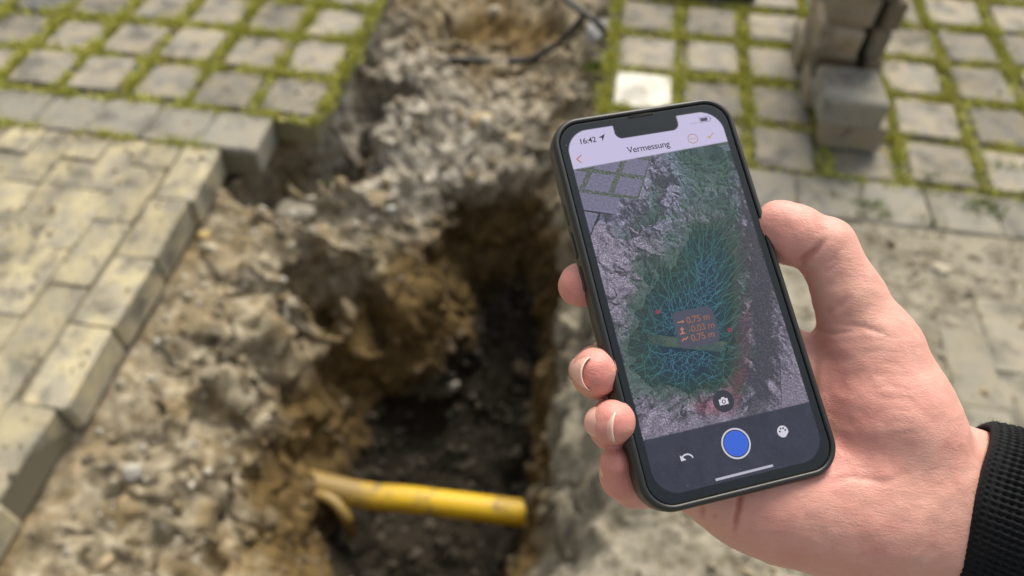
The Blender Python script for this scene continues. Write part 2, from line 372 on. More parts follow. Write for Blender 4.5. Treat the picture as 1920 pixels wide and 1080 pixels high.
for xm, ym, k, j in cells:
    if xm < -2.4 or xm > 2.0 or j > 6: continue
    dn = rng.uniform(.6, 1.3) * (1.15 if xm < 0 else .8)
    if xm > .0 and j < 1: dn *= .55
    moss_strip(xm + PT / 2, ym - PT / 2, xm + PT / 2, ym + PT / 2, .025, dn * rng.uniform(.4, 1.3))
    moss_strip(xm - PT / 2, ym + PT / 2, xm + PT / 2, ym + PT / 2, .025, dn * rng.uniform(.3, 1.2))
    if j == 0: moss_strip(xm - PT / 2, V0, xm + PT / 2, V0, .010, dn * .55)
    if abs(xm - (-.002 + PT / 2)) < .02: moss_strip(xm - PT / 2 - .01, ym - PT / 2, xm - PT / 2 - .01, ym + PT / 2, .018, .7)
for _ in range(26):
    a = rng.uniform(-2.3, -1.1); moss_strip(a, VB - .003, a + rng.uniform(.03, .12), VB - .003, .004, .45)
for x_, y_ in ((600, 318), (585, 305), (612, 330), (1120, 150), (1125, 190)):
    p = gp(x_, y_, -.16); s = soil_at(p[0], p[1])
    for _ in range(90): blade(s[0] + rng.normal() * .014, s[1] + rng.normal() * .014, s[2] - .004, rng.uniform(.02, .05), .003, rng.uniform(0, 6.28), rng.normal() * .012, (.14, .21, .03))
for _ in range(22):
    p = gp(rng.uniform(1560, 1920), rng.uniform(310, 420)); 
    for _ in range(25): blade(p[0] + rng.normal() * .02, p[1] + rng.normal() * .01, .0, rng.uniform(.008, .02), .002, rng.uniform(0, 6.28), rng.normal() * .006, (.15, .20, .04))
me = mesh('grass', gv, gf, M['grass']); colattr(me, 'col', np.array(gc)); tag(link('grass', me), 'short yellow green moss and grass in the paving joints', 'grass', kind='stuff')

# ------------------------------------------------------------------ loose gravel (one uncountable mass) and the bigger single stones
phi = (1 + 5 ** .5) / 2
IV = np.array([(-1, phi, 0), (1, phi, 0), (-1, -phi, 0), (1, -phi, 0), (0, -1, phi), (0, 1, phi), (0, -1, -phi), (0, 1, -phi), (phi, 0, -1), (phi, 0, 1), (-phi, 0, -1), (-phi, 0, 1)]) / 1.902
IF = np.array([(0, 11, 5), (0, 5, 1), (0, 1, 7), (0, 7, 10), (0, 10, 11), (1, 5, 9), (5, 11, 4), (11, 10, 2), (10, 7, 6), (7, 1, 8), (3, 9, 4), (3, 4, 2), (3, 2, 6), (3, 6, 8), (3, 8, 9), (4, 9, 5), (2, 4, 11), (6, 2, 10), (8, 6, 7), (9, 8, 1)])
def scatter(x, y, size, z=None):
    n = len(x); P = soil_at(x, y).copy() if z is None else np.stack([x, y, z], 1)
    sc_ = size[:, None, None] * rng.uniform(.6, 1.25, (n, 1, 3)) * rng.uniform(.75, 1.2, (n, 12, 1)) * IV[None]
    q = rng.normal(size=(n, 4)); q /= np.linalg.norm(q, axis=1)[:, None]; a, b, c, d = q.T
    Rm = np.stack([1 - 2 * (c * c + d * d), 2 * (b * c - a * d), 2 * (b * d + a * c), 2 * (b * c + a * d), 1 - 2 * (b * b + d * d), 2 * (c * d - a * b), 2 * (b * d - a * c), 2 * (c * d + a * b), 1 - 2 * (b * b + c * c)], 1).reshape(n, 3, 3)
    V = np.einsum('nij,nkj->nki', Rm, sc_) + P[:, None]
    pal = np.array([(.42, .39, .33), (.32, .285, .215), (.23, .195, .135), (.38, .30, .175), (.58, .55, .48), (.27, .205, .11)])
    col = pal[rng.choice(6, n, p=[.14, .26, .24, .17, .06, .13])] * rng.uniform(.75, 1.15, (n, 1))
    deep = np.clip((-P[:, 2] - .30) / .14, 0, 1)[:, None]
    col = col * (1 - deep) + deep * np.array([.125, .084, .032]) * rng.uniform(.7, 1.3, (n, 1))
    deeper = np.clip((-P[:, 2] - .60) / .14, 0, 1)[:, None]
    col = col * (1 - deeper) + deeper * np.array([.027, .022, .015]) * rng.uniform(.7, 1.8, (n, 1))  # gravel down here follows the floor's damp, shade-darkened tone
    return V.reshape(-1, 3), (IF[None] + 12 * np.arange(n)[:, None, None]).reshape(-1, 3), np.repeat(col, 12, 0)
parts = []
n = 4200
x = rng.uniform(-1.03, .02, n); y = rng.uniform(.15, 2.6, n)
ok = (x < -.05) | (y > .2); ok &= ~((y > VB) & (y < V0) & (x < -.94)) & ~((y > V0) & ((x < -.83) | (x > -.02)))
parts.append(scatter(x[ok], y[ok], (.0035 + .0035 * rng.pareto(2.6, ok.sum())).clip(0, .02)))
n = 800
x = rng.uniform(-1.0, -.0, n); y = rng.uniform(.2, 2.5, n); ok = ~((y > VB) & (y < V0) & (x < -.9)) & ~((y > V0) & ((x < -.78) | (x > -.06)))
parts.append(scatter(x[ok], y[ok], rng.uniform(.007, .027, ok.sum()) * rng.uniform(.6, 1, ok.sum())))
n = 4500
x = rng.uniform(.0, 1.9, n); y = rng.uniform(.1, VB + .02, n)
parts.append(scatter(x, y, (.0018 + .0018 * rng.pareto(2.3, n)).clip(0, .012)))
n = 3500                                              # crumbs swept onto the paving
x = rng.uniform(-2.0, LEFT, n); y = rng.uniform(.2, VB, n); parts.append(scatter(x, y, (.0012 + .0012 * rng.pareto(2.2, n)).clip(0, .007), np.full(n, .0015)))
n = 900
x = np.concatenate([rng.normal(-1.0, .22, n // 2), np.abs(rng.normal(0, .45, n // 2)) + .02]); y = rng.uniform(VB, 2.5, n // 2 * 2)
ok = ((x < -.84) & ((y > V0) | (x < -.96))) | (x > .02); parts.append(scatter(x[ok], y[ok], (.0014 + .0012 * rng.pareto(2.2, ok.sum())).clip(0, .008), np.full(ok.sum(), .002)))
VV, FF, CC, b = [], [], [], 0
for v_, f_, c_ in parts: VV.append(v_); FF.append(f_ + b); CC.append(c_); b += len(v_)
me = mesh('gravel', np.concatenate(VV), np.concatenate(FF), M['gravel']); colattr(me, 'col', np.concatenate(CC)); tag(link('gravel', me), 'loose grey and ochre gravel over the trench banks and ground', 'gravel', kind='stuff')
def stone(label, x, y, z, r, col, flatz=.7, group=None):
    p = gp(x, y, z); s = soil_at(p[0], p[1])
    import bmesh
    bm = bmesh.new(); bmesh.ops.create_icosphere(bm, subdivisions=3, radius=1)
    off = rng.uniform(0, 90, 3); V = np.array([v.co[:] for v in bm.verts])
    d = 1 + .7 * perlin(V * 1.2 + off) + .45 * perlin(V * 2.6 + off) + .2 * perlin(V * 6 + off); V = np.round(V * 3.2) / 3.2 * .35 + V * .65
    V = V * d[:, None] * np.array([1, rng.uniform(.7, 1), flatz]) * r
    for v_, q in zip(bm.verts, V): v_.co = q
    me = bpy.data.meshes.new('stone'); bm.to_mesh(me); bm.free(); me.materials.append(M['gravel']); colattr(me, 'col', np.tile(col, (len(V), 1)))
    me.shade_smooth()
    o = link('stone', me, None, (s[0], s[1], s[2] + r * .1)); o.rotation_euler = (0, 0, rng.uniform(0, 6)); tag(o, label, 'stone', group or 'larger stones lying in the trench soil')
for a in [('tan stone on the soil saddle left of the phone top', 880, 235, -.25, .042, (.50, .40, .24)), ('pale tan stone between the tan stone and the phone', 965, 265, -.28, .030, (.52, .43, .28)),
          ('small bright yellow stone on the bank by the paving edge', 380, 446, -.12, .017, (.62, .46, .18)), ('flat buff stone at the foot of the broken paving corner', 562, 322, -.14, .032, (.50, .42, .28), .45),
          ('large grey lump on the left bank below the broken paving corner', 560, 385, -.17, .055, (.30, .275, .22), .5), ('whitish stone in the far hollow above the cable', 905, 42, -.44, .030, (.60, .55, .45)),
          ('white stone on the left bank above the brown clay', 748, 412, -.33, .020, (.66, .66, .62)), ('pale stone sticking out of the far pit wall rim', 845, 420, -.44, .026, (.36, .28, .17)),
          ('grey rock at the cable end beside the far right paving', 1135, 18, -.03, .060, (.40, .41, .42)), ('pale pebble lying in the dirt right of the thumb', 1765, 507, .0, .020, (.55, .50, .38)),
          ('brown rock near the pit floor below the dark hollow', 975, 700, -.88, .040, (.09, .064, .034), .5), ('whitish pebble on the dark pit floor above the yellow pipe', 868, 783, -1.04, .022, (.40, .38, .34)),
          ('pale stone at the lower left bank near the frame bottom', 240, 935, -.18, .024, (.45, .43, .38)), ('long ochre clod on the bank along the paving edge', 235, 600, -.11, .030, (.50, .36, .19), .5),
          ('brown clod above the pipe where it enters the right wall', 1003, 930, -.56, .036, (.12, .085, .04)), ('brown clod under the pipe where it enters the right wall', 1000, 985, -.66, .038, (.10, .072, .035)),
          ('small ochre clod beside the plain paving edge', 415, 375, -.13, .022, (.52, .42, .26), .6)]:
    stone(*a)

# ------------------------------------------------------------------ tube helper, pipe, cables
def tube(path, rad, seg=16, cap=True):
    P = np.array(path, float); n = len(P); Tn = np.gradient(P, axis=0); Tn /= np.linalg.norm(Tn, axis=1)[:, None]
    up = np.array([0, 0, 1.]); v = []; f = []; rad = np.broadcast_to(rad, n)
    for i in range(n):
        a = np.cross(Tn[i], up); a /= np.linalg.norm(a) + 1e-9; b_2 = np.cross(a, Tn[i])
        for k in range(seg):
            q = 2 * math.pi * k / seg; v.append(P[i] + rad[i] * (math.cos(q) * a + math.sin(q) * b_2))
    for i in range(n - 1):
        for k in range(seg): f.append((i * seg + k, i * seg + (k + 1) % seg, (i + 1) * seg + (k + 1) % seg, (i + 1) * seg + k))
    if cap: f.append(tuple(range(seg - 1, -1, -1))); f.append(tuple((n - 1) * seg + k for k in range(seg)))
    return v, f
def smooth_path(pts, n=40):
    pts = np.array(pts, float); t = np.linspace(0, len(pts) - 1, n); o = []
    for q in t:
        i = min(int(q), len(pts) - 2); f = q - i; p0 = pts[max(i - 1, 0)]; p1 = pts[i]; p2 = pts[i + 1]; p3 = pts[min(i + 2, len(pts) - 1)]
        o.append(.5 * (2 * p1 + (p2 - p0) * f + (2 * p0 - 5 * p1 + 4 * p2 - p3) * f * f + (3 * p1 - p0 - 3 * p2 + p3) * f ** 3))
    return np.array(o)
t = NT('yellow_pipe'); g = t.n('ShaderNodeNewGeometry').outputs['Position']
dirt = t.ramp(t.noise(11, 5, .65, g, .6), [(.50, (0, 0, 0)), (.66, (.85, .85, .85))])
sepx = t.n('ShaderNodeSeparateXYZ'); t.l(g, sepx.inputs[0]); kp = t.n('ShaderNodeMapRange', interpolation_type='SMOOTHSTEP'); kp.inputs[1].default_value = -.42; kp.inputs[2].default_value = -.58; kp.inputs[4].default_value = .8; t.l(t.math('ADD', sepx.outputs[0], t.math('MULTIPLY', t.math('SUBTRACT', t.noise(14, 4, .6, g), .5), .25)), kp.inputs[0])
dirt = t.math('MAXIMUM', dirt, kp.outputs[0])
M['pipe'] = t.out(t.mix(dirt, (.64, .41, .012), (.17, .125, .065)), .5)
A, B = gp(650, 922, -.62), gp(1005, 965, -.62); d = (B - A); A2 = A - d * .9 + np.array([0, .05, .03]); B2 = B + d * .6
bend = gp(560, 905, -.60)
path = smooth_path([A2, A, A + d * .33, A + d * .66, B, B2], 40)
o = link('gas_pipe', mesh('gas_pipe', *tube(path, .037, 28), M['pipe'], True)); tag(o, 'dirty yellow gas pipe crossing the dark pit floor', 'pipe')
path = smooth_path([gp(520, 935, -.66), gp(575, 925, -.61), gp(622, 938, -.60), gp(650, 972, -.64), gp(660, 1000, -.76)], 30)
o = link('gas_pipe', mesh('gas_pipe', *tube(path, .016, 20), M['pipe'], True)); tag(o, 'short bent yellow pipe end poking out of the clay', 'pipe')
M['cable'] = flat('cable_black', (.018, .019, .021), .5)
cpts = []
for x_, y_, z_, up_ in ((740, 150, -.24, -.05), (800, 116, -.34, 0), (870, 112, -.36, 0), (950, 117, -.36, 0), (1010, 105, -.33, 0), (1060, 70, -.25, 0), (1095, 30, -.14, 0), (1070, 10, -.05, 0), (1040, -20, -.03, 0)):
    cpts.append(gp(x_, y_, z_ + up_))
o = link('black_cable', mesh('black_cable', *tube(smooth_path(cpts[:7], 60), .0125, 12), M['cable'], True)); tag(o, 'thick black cable sagging across the far hollow of the trench', 'cable')
o = link('black_cable', mesh('black_cable', *tube(smooth_path([gp(1040, -25, -.02), gp(1068, 5, -.04), gp(1100, 28, -.05), gp(1128, 52, -.08), gp(1140, 75, -.14)], 40), .0115, 12), M['cable'], True)); tag(o, 'short black cable piece at the far trench corner by the grey rock', 'cable')
# dark flat strip on the paving at the far edge, nature left open
bx = gp(1320, -6); o = link('dark_strip', paver_mesh('dark_strip', .34, .07, .05, flat('strip_dark', (.03, .03, .032), .5), 9), None, (bx[0], bx[1], .056)); o.rotation_euler = (0, 0, .05); tag(o, 'dark flat strip on the far paving behind the phone', 'bar')

# ------------------------------------------------------------------ stack of lifted pavers
sp = [paver_mesh('stacked_paver', .162, .165, .082, M['stack'], 90 + s, .008) for s in range(4)]
sp_top = paver_mesh('stacked_paver', .165, .165, .082, M['band'], 95, .009)
sm = [paver_mesh('stacked_paver', .112, .165, .082, M['stack'], 100 + s, .008) for s in range(3)]
ss = [paver_mesh('stacked_paver', .052, .165, .082, M['stack'], 110 + s, .008) for s in range(3)]
def lay(me, x, y, ztop, rz, label):
    o = link('stacked_paver', me, None, (x, y, ztop)); o.rotation_euler = (0, 0, rz); tag(o, label, 'paver', 'lifted pavers stacked on the right paving')
fr = gp(1613, 192, .172)
lay(sp_top, fr[0] - .004, fr[1] + .082, .172, .03, 'grey topped paver, upper one of the low pile before the tall stack')
lay(sp[1], fr[0] + .032, fr[1] + .096, .088, -.07, 'dark paver at the foot of the low pile before the tall stack')
TX, TY = fr[0] - .085, fr[1] + .205
nlay = 8
ords = ['lowest', 'second', 'third', 'fourth', 'fifth', 'sixth', 'seventh', 'top']
for i in range(nlay):
    z = .003 + (i + 1) * .0845; j = lambda s=.011: rng.normal() * s
    lay(sm[i % 3], TX + .056 + j(), TY + .0825 + j(), z, j(.03), f'paver in the {ords[i]} layer of the tall stack, front left')
    lay(ss[i % 3], TX + .142 + j(), TY + .088 + j(.008), z - .001, j(.03), f'narrow paver in the {ords[i]} layer of the tall stack, front right')
    lay(sp[i % 4], TX + .078 + j(), TY + .252 + j(), z, j(.03), f'paver in the {ords[i]} layer of the tall stack, back')

# ------------------------------------------------------------------ the phone (local axes: x right, y up the screen, z out of the screen, metres)
def rodr(r):
    t = np.linalg.norm(r); k = r / t; K = np.array([[0, -k[2], k[1]], [k[2], 0, -k[0]], [-k[1], k[0], 0]]); return np.eye(3) + math.sin(t) * K + (1 - math.cos(t)) * K @ K
PR = rodr(np.array([-.2465, -.14, -.2041])) @ np.diag([1, -1, -1.]); PTV = np.array([.0666, .0004, .2784])     # phone -> camera axes
WR = RW @ PR; WT = RW @ PTV + CAM
phone = bpy.data.objects.new('smartphone', None); C.objects.link(phone)
phone.matrix_world = Matrix([[*WR[0], WT[0]], [*WR[1], WT[1]], [*WR[2], WT[2]], [0, 0, 0, 1]])
phone.empty_display_size = .02
tag(phone, 'smartphone in black case showing a trench survey, held in the hand', 'smartphone')
def s2l(x, y):                                           # photo pixel -> position on the screen plane (m)
    d = np.array([(x - CX) / F, (y - CY) / F, 1]); n = PR[:, 2]; P = d * (n @ PTV) / (n @ d); return (PR.T @ (P - PTV))[:2]
def l2s(x, y):                                           # arrays, screen plane -> photo pixels
    P = PR @ np.stack([x, y, np.zeros_like(x)]) + PTV[:, None]; return P[0] / P[2] * F + CX, P[1] / P[2] * F + CY
def rrect(hw, hh, r, seg=12):
    pts = []
    for cx_, cy_, a0 in ((hw - r, hh - r, 0), (-hw + r, hh - r, 90), (-hw + r, -hh + r, 180), (hw - r, -hh + r, 270)):
        for k in range(seg + 1): a = math.radians(a0 + 90 * k / seg); pts.append((cx_ + r * math.cos(a), cy_ + r * math.sin(a)))
    return pts
HW, HH = .0378, .0758
def loft(levels, hw, hh, r, seg=12, cap0=True, cap1=True):
    v = []; f = []; n = 4 * (seg + 1)
    for ins, z in levels:
        for x_, y_ in rrect(hw - ins, hh - ins, max(r - ins, .001), seg): v.append((x_, y_, z))
    for k in range(len(levels) - 1):
        for i in range(n): f.append((k * n + i, k * n + (i + 1) % n, (k + 1) * n + (i + 1) % n, (k + 1) * n + i))
    if cap0: f.append(tuple(range(n - 1, -1, -1)))
    if cap1: f.append(tuple((len(levels) - 1) * n + i for i in range(n)))
    return v, f
t = NT('phone_case'); g = t.coord('Object')
M['case'] = t.out((.016, .0175, .018), .42, t.bump(t.noise(2500, 2, .5, g), .12, .0002), Specular_IOR_Level=.5)
mm = .001
case = link('case', mesh('case', *loft([(2.2 * mm, -11.0 * mm), (1.0 * mm, -10.6 * mm), (.25 * mm, -9.4 * mm), (0, -8 * mm), (0, -2.2 * mm), (.12 * mm, -.9 * mm), (.55 * mm, .1 * mm), (1.1 * mm, .62 * mm), (1.7 * mm, .75 * mm), (2.2 * mm, .62 * mm), (2.45 * mm, .25 * mm), (2.5 * mm, -.8 * mm)], HW, HH, .0118, cap1=False), M['case'], True), phone)
M['glass'] = flat('black_glass', (.005, .009, .013), .07, Specular_IOR_Level=.6)
M['rimdark'] = flat('phone_edge', (.01, .01, .012), .3)
glass = link('front_glass', mesh('front_glass', *loft([(2.9 * mm, -1.2 * mm), (2.7 * mm, -.25 * mm), (2.95 * mm, -.03 * mm), (3.3 * mm, 0)], HW, HH, .0118), M['glass']), phone)
def rbox(w, h, z0, z1, cx_, cy_, r, mat, name, par=phone, seg=6):
    v, f = loft([(0, z0), (0, z1 - .15 * mm), (.15 * mm, z1)], w / 2, h / 2, r, seg); v = [(a + cx_, b_ + cy_, c) for a, b_, c in v]
    return link(name, mesh(name, v, f, mat, False), par)
def side_button(y0, y1, name, proud, mat):                # pill on the left flank
    yy, hh_ = (y0 + y1) / 2, abs(y1 - y0) / 2; v = []; f = []
    ol = rrect(1.5 * mm, hh_, 1.45 * mm, 5); n_ = len(ol)
    for k, (ins, out_) in enumerate(((1, -.6 * mm), (1, proud * .6), (.8, proud))):
        for a, b_ in ol: v.append((-HW - out_, yy + b_ * (1 if ins == 1 else .97), -5.2 * mm + a * ins))
    for k in range(2):
        for i in range(n_): f.append((k * n_ + i, k * n_ + (i + 1) % n_, (k + 1) * n_ + (i + 1) % n_, (k + 1) * n_ + i))
    f.append(tuple(2 * n_ + i for i in range(n_)))
    return link(name, mesh(name, v, f, mat), phone)
yb = lambda x_, y_: s2l(x_, y_)[1]
side_button(yb(1075, 372), yb(1085, 412), 'mute_switch_slot', .06 * mm, flat('slot_black', (.002, .002, .002), .6))
side_button(yb(1092, 425), yb(1105, 474), 'volume_button', .5 * mm, M['case'])
side_button(yb(1108, 488), yb(1120, 537), 'volume_button', .5 * mm, M['case'])
# ear-piece slot in the top rim
ex, ey = s2l(1200, 213)
rbox(.0105, .0014, -.1 * mm, .25 * mm, ex, HH - 3.35 * mm, .0006, flat('slot_dark', (.003, .003, .003), .7), 'earpiece_slot')

# --- display: the picture on the screen, painted per vertex, gives off light
DW, DH = .0646, .1398
ny_, nx_ = 480, 226
ux, uy = np.meshgrid(np.linspace(-DW / 2, DW / 2, nx_), np.linspace(DH / 2, -DH / 2, ny_)); ux, uy = ux.ravel(), uy.ravel()
SX, SY = l2s(ux, uy)
def inpoly(x, y, poly):
    c = np.zeros(len(x), bool); n = len(poly)
    for i in range(n):
        (x1, y1), (x2, y2) = poly[i], poly[(i + 1) % n]
        if y1 == y2: continue
        c ^= ((y1 > y) != (y2 > y)) & (x < (x2 - x1) * (y - y1) / (y2 - y1) + x1)
    return c
def soft(poly, w=6):
    """soft mask: jittered samples of the polygon"""
    s = 0
    for k in range(10):
        j = np.random.default_rng(k).normal(size=(len(SX), 2)) * w * .25 + np.array([math.cos(k * .628), math.sin(k * .628)]) * w * .5
        s = s + inpoly(SX + j[:, 0], SY + j[:, 1], poly)
    return (s / 10.)[:, None]
P3 = np.stack([SX, SY, np.zeros_like(SX)], 1)
L = lambda *c: np.array(srgb(*c))[None]
SM = np.array([[.98987, .13368, .04779], [.14178, -.91356, -.38119], [-.0073, .3841, -.92326]]); SC = np.array([-.3575, .5418, 1.13]); SF = 397.4
def s2l_n(x, y):
    d = np.stack([(x - CX) / F, (y - CY) / F, np.ones_like(x)]); n = PR[:, 2]; P = d * (n @ PTV) / (n @ d); q = PR.T @ (P - PTV[:, None]); return q[0], q[1]
def shot(W):                                               # world points -> display cell and depth
    c = (W - SC) @ SM.T; ok = c[:, 2] > .15; z = np.where(ok, c[:, 2], 1); a, b_ = s2l_n(c[:, 0] / z * SF + 1300, c[:, 1] / z * SF + 545)
    j = np.rint((a + DW / 2) / DW * (nx_ - 1)).astype(int); i = np.rint((DH / 2 - b_) / DH * (ny_ - 1)).astype(int)
    return i, j, z, ok & (i >= 0) & (i < ny_) & (j >= 0) & (j < nx_), a, b_
iy = np.where((gy > -.1) & (gy < 2.74))[0]; ix = np.where((gx > -1.13) & (gx < .6))[0]
G0 = SG[iy[0]:iy[-1] + 1, ix[0]:ix[-1] + 1]
NG = np.cross(np.gradient(G0, axis=1), np.gradient(G0, axis=0)); NG /= np.linalg.norm(NG, axis=2, keepdims=True) + 1e-9
lam = np.clip(NG @ _n([.55, .35, .75]), 0, 1); occ = np.clip(1.05 + G0[..., 2] * .75, .25, 1)
lum = (.25 + 1.15 * lam ** 1.4) * occ
def up2(A_):
    B_ = np.repeat(np.repeat(A_, 2, 0), 2, 1).astype(float); B_[1:-1:2] = .5 * (B_[1:-1:2] + B_[2::2]); B_[:, 1:-1:2] = .5 * (B_[:, 1:-1:2] + B_[:, 2::2]); return B_
W_ = up2(up2(G0))[::1, ::2].reshape(-1, 3); lum_ = up2(up2(lum))[::1, ::2].ravel()
sp_ = 1 + 1.1 * (rng.random(len(lum_)) ** 4 - .2)
base_ = np.where((W_[:, 2] < -.42)[:, None], L(46, 46, 44), np.where(((W_[:, 0] < -.5) & (W_[:, 1] > 1.5))[:, None], L(118, 116, 136), L(122, 114, 130)))
col_ = base_ * (lum_ * sp_)[:, None] * 1.1
pxs, pys = np.meshgrid(np.arange(-1.9, -.83, .0035), np.arange(.0, 2.7, .0035)); pxs, pys = pxs.ravel(), pys.ravel()
ok = (pxs < LEFT) | ((pys > VB) & (pxs < -.955)) | ((pys > V0) & (pxs < -.835)); pxs, pys = pxs[ok], pys[ok]
ju = np.abs((pxs - U0 + PT / 2) % PT - PT / 2); jv = np.abs((pys - V0 + PT / 2) % PT - PT / 2); gr = (pys > V0 - .01) & ((ju < .02) | (jv < .02)) & (rng.random(len(pxs)) < .8)
dk = ((pys < VB) & ((((LEFT - pxs) % .1045) < .006) | (((VB - pys) % .209) < .006))) | (np.abs(pys - VB) < .007)
pc = np.where(gr[:, None], L(78, 86, 70), np.where(dk[:, None], L(50, 48, 58), L(112, 108, 132))) * (1 + .5 * (rng.random(len(pxs)) - .5))[:, None]
qx_, qy_ = np.meshgrid(np.arange(.13, .9, .004), np.arange(.0, VB, .004)); qx_, qy_ = qx_.ravel(), qy_.ravel()
qc = np.where((((qx_ - .123) % .42 < .008) | ((qy_ % .33) < .006))[:, None], L(70, 64, 78), L(122, 112, 130)) * (1 + .7 * (rng.random(len(qx_)) - .5))[:, None]
W_ = np.concatenate([W_, np.stack([pxs, pys, 0 * pxs], 1), np.stack([qx_, qy_, 0 * qx_ + .004], 1)]); col_ = np.concatenate([col_, pc, qc])
pth = smooth_path([A2, A, A + d * .33, A + d * .66, B, B2], 160); ang_ = np.linspace(0, 2 * math.pi, 40)
pw = (pth[:, None] + .04 * np.stack([0 * ang_, np.cos(ang_), np.sin(ang_)], 1)[None]).reshape(-1, 3); pk = np.tile(L(176, 148, 66), (len(pw), 1)) * (.6 + .4 * np.tile(np.sin(ang_), len(pth)))[:, None]
ct = smooth_path(cpts[:7], 400); W_ = np.concatenate([W_, pw, ct, ct + [0, .006, .004]]); col_ = np.concatenate([col_, pk, np.tile(L(30, 34, 44), (2 * len(ct), 1))])
i_, j_, z_, k_, _, _ = shot(W_); o_ = np.argsort(-z_[k_]); i_, j_, z_, cc_, wz_ = i_[k_][o_], j_[k_][o_], z_[k_][o_], col_[k_][o_], W_[k_][o_][:, 2]
pic = np.full((ny_, nx_, 3), np.nan); zb = np.full((ny_, nx_), np.nan); hz_ = np.full((ny_, nx_), np.nan)
pic[i_, j_] = cc_; zb[i_, j_] = z_; hz_[i_, j_] = wz_
for _ in range(30):                                        # close pin holes
    m = np.isnan(zb)
    if not m.any(): break
    acc = np.zeros((ny_, nx_, 5)); cn = np.zeros((ny_, nx_)); A_ = np.concatenate([pic, zb[..., None], hz_[..., None]], 2)
    for di, dj in ((1, 0), (-1, 0), (0, 1), (0, -1)):
        R_ = np.roll(A_, (di, dj), (0, 1)); g_ = ~np.isnan(R_[..., 3]); acc[g_] += R_[g_]; cn += g_
    f_ = m & (cn > 0); A_[f_] = acc[f_] / cn[f_][:, None]; pic, zb, hz_ = A_[..., :3], A_[..., 3], A_[..., 4]
img = np.nan_to_num(pic, nan=.1).reshape(-1, 3); hz_ = np.nan_to_num(hz_).ravel()
n4 = fbm(P3 / 30 + 20, 4, .6)
def tint(lo_, hi_, col, op):
    global img
    m = (np.clip((lo_ - hz_ - .10 * n4) / (lo_ - hi_), 0, 1) * op)[:, None]; lumv = img.mean(1, keepdims=True); img = img * (1 - m) + (col * (.35 + 3.2 * lumv)) * m
tint(-.22, -.36, L(56, 86, 70), .75); tint(-.42, -.62, L(34, 78, 86), .8); tint(-.72, -.9, L(24, 60, 90), .8)
def tpoly(poly, w_, col, op):
    global img
    m = soft(poly, w_) * op; lumv = img.mean(1, keepdims=True); img = img * (1 - m) + col * (.3 + 4.5 * lumv) * m
tpoly([(1240, 288), (1385, 262), (1395, 420), (1330, 400), (1290, 390), (1262, 330)], 20, L(58, 88, 88), .55)
tpoly([(1300, 752), (1345, 745), (1385, 690), (1402, 700), (1375, 775), (1310, 778)], 14, L(132, 70, 84), .6)
tpoly([(1386, 600), (1404, 560), (1408, 650), (1392, 720), (1378, 735)], 12, L(124, 78, 96), .5)
I_ = img.reshape(ny_, nx_, 3); bl = I_.copy()
for ax_ in (0, 1): bl = (np.roll(bl, 2, ax_) + np.roll(bl, 1, ax_) + bl + np.roll(bl, -1, ax_) + np.roll(bl, -2, ax_)) / 5
img = np.clip(I_ + .5 * (I_ - bl), 0, .75).reshape(-1, 3)
def shade(col, amt): return col * np.clip(1 + amt * n4[:, None] * 1.2, .3, 2.2)
def band(y0l, y0r, below, col, op=1.0):
    """straight UI band edge through two photo points"""
    global img
    (xa, ya), (xb, yb_) = y0l, y0r; e = ya + (SX - xa) * (yb_ - ya) / (xb - xa); m = np.clip((SY - e) * (1 if below else -1) / 2 + .5, 0, 1)[:, None] * op
    img = img * (1 - m) + col * m
band((1075, 318), (1365, 265), False, L(198, 190, 222))
band((1210, 825), (1515, 754), True, shade(L(40, 40, 56), .35), .96)
# rounded corners and notch
qx, qy = np.abs(ux) - (DW / 2 - .0094), np.abs(uy) - (DH / 2 - .0094)
sd = np.hypot(np.maximum(qx, 0), np.maximum(qy, 0)) + np.minimum(np.maximum(qx, qy), 0) - .0094
mask = np.clip(-sd / .0002 + .3, 0, 1)
nl, nr = s2l(1149, 238)[0], s2l(1267, 216)[0]; nc, nh = (nl + nr) / 2, (nr - nl) / 2; nd = .0060
qx, qy = np.abs(ux - nc) - (nh - .0030), (DH / 2 - uy) - (nd - .0030)
sdn = np.hypot(np.maximum(qx, 0), np.maximum(qy, 0)) + np.minimum(np.maximum(qx, qy), 0) - .0030
mask *= np.clip(sdn / .0002 + .5, 0, 1)
img = img * mask[:, None]
def m_emit(name, gain, col=None, attr=None):
    t = NT(name); t.b.inputs['Base Color'].default_value = (.005, .009, .013, 1); t.b.inputs['Roughness'].default_value = .07; t.b.inputs['Specular IOR Level'].default_value = .6
    t.b.inputs['Emission Strength'].default_value = gain
    if attr: a = t.n('ShaderNodeVertexColor'); a.layer_name = attr; t.l(a.outputs[0], t.b.inputs['Emission Color'])
    else: t.b.inputs['Emission Color'].default_value = (*col, 1)
    return t.m
GAIN = .92 / 2 ** EXPO
ii = (np.arange(ny_ - 1)[:, None] * nx_ + np.arange(nx_ - 1)[None, :]).ravel()
me = mesh('display', np.stack([ux, uy, np.full_like(ux, .02 * mm)], 1), np.stack([ii, ii + nx_, ii + nx_ + 1, ii + 1], 1), m_emit('display', GAIN, attr='col')); colattr(me, 'col', img)
display = link('display', me, phone)
UIM = {}
def ui(c):
    if c not in UIM: UIM[c] = m_emit('screen_ink_%d_%d_%d' % c, GAIN, srgb(*c))
    return UIM[c]
def poly_ui(name, polys, col, layer=2, px_=True):
    v = []; f = []
    for p in polys:
        b = len(v)
        for q in p: w_ = s2l(*q) if px_ else q; v.append((w_[0], w_[1], layer * .02 * mm + .02 * mm))
        f.append(tuple(range(b, b + len(p))))
    return link(name, mesh(name, v, f, ui(col)), display)
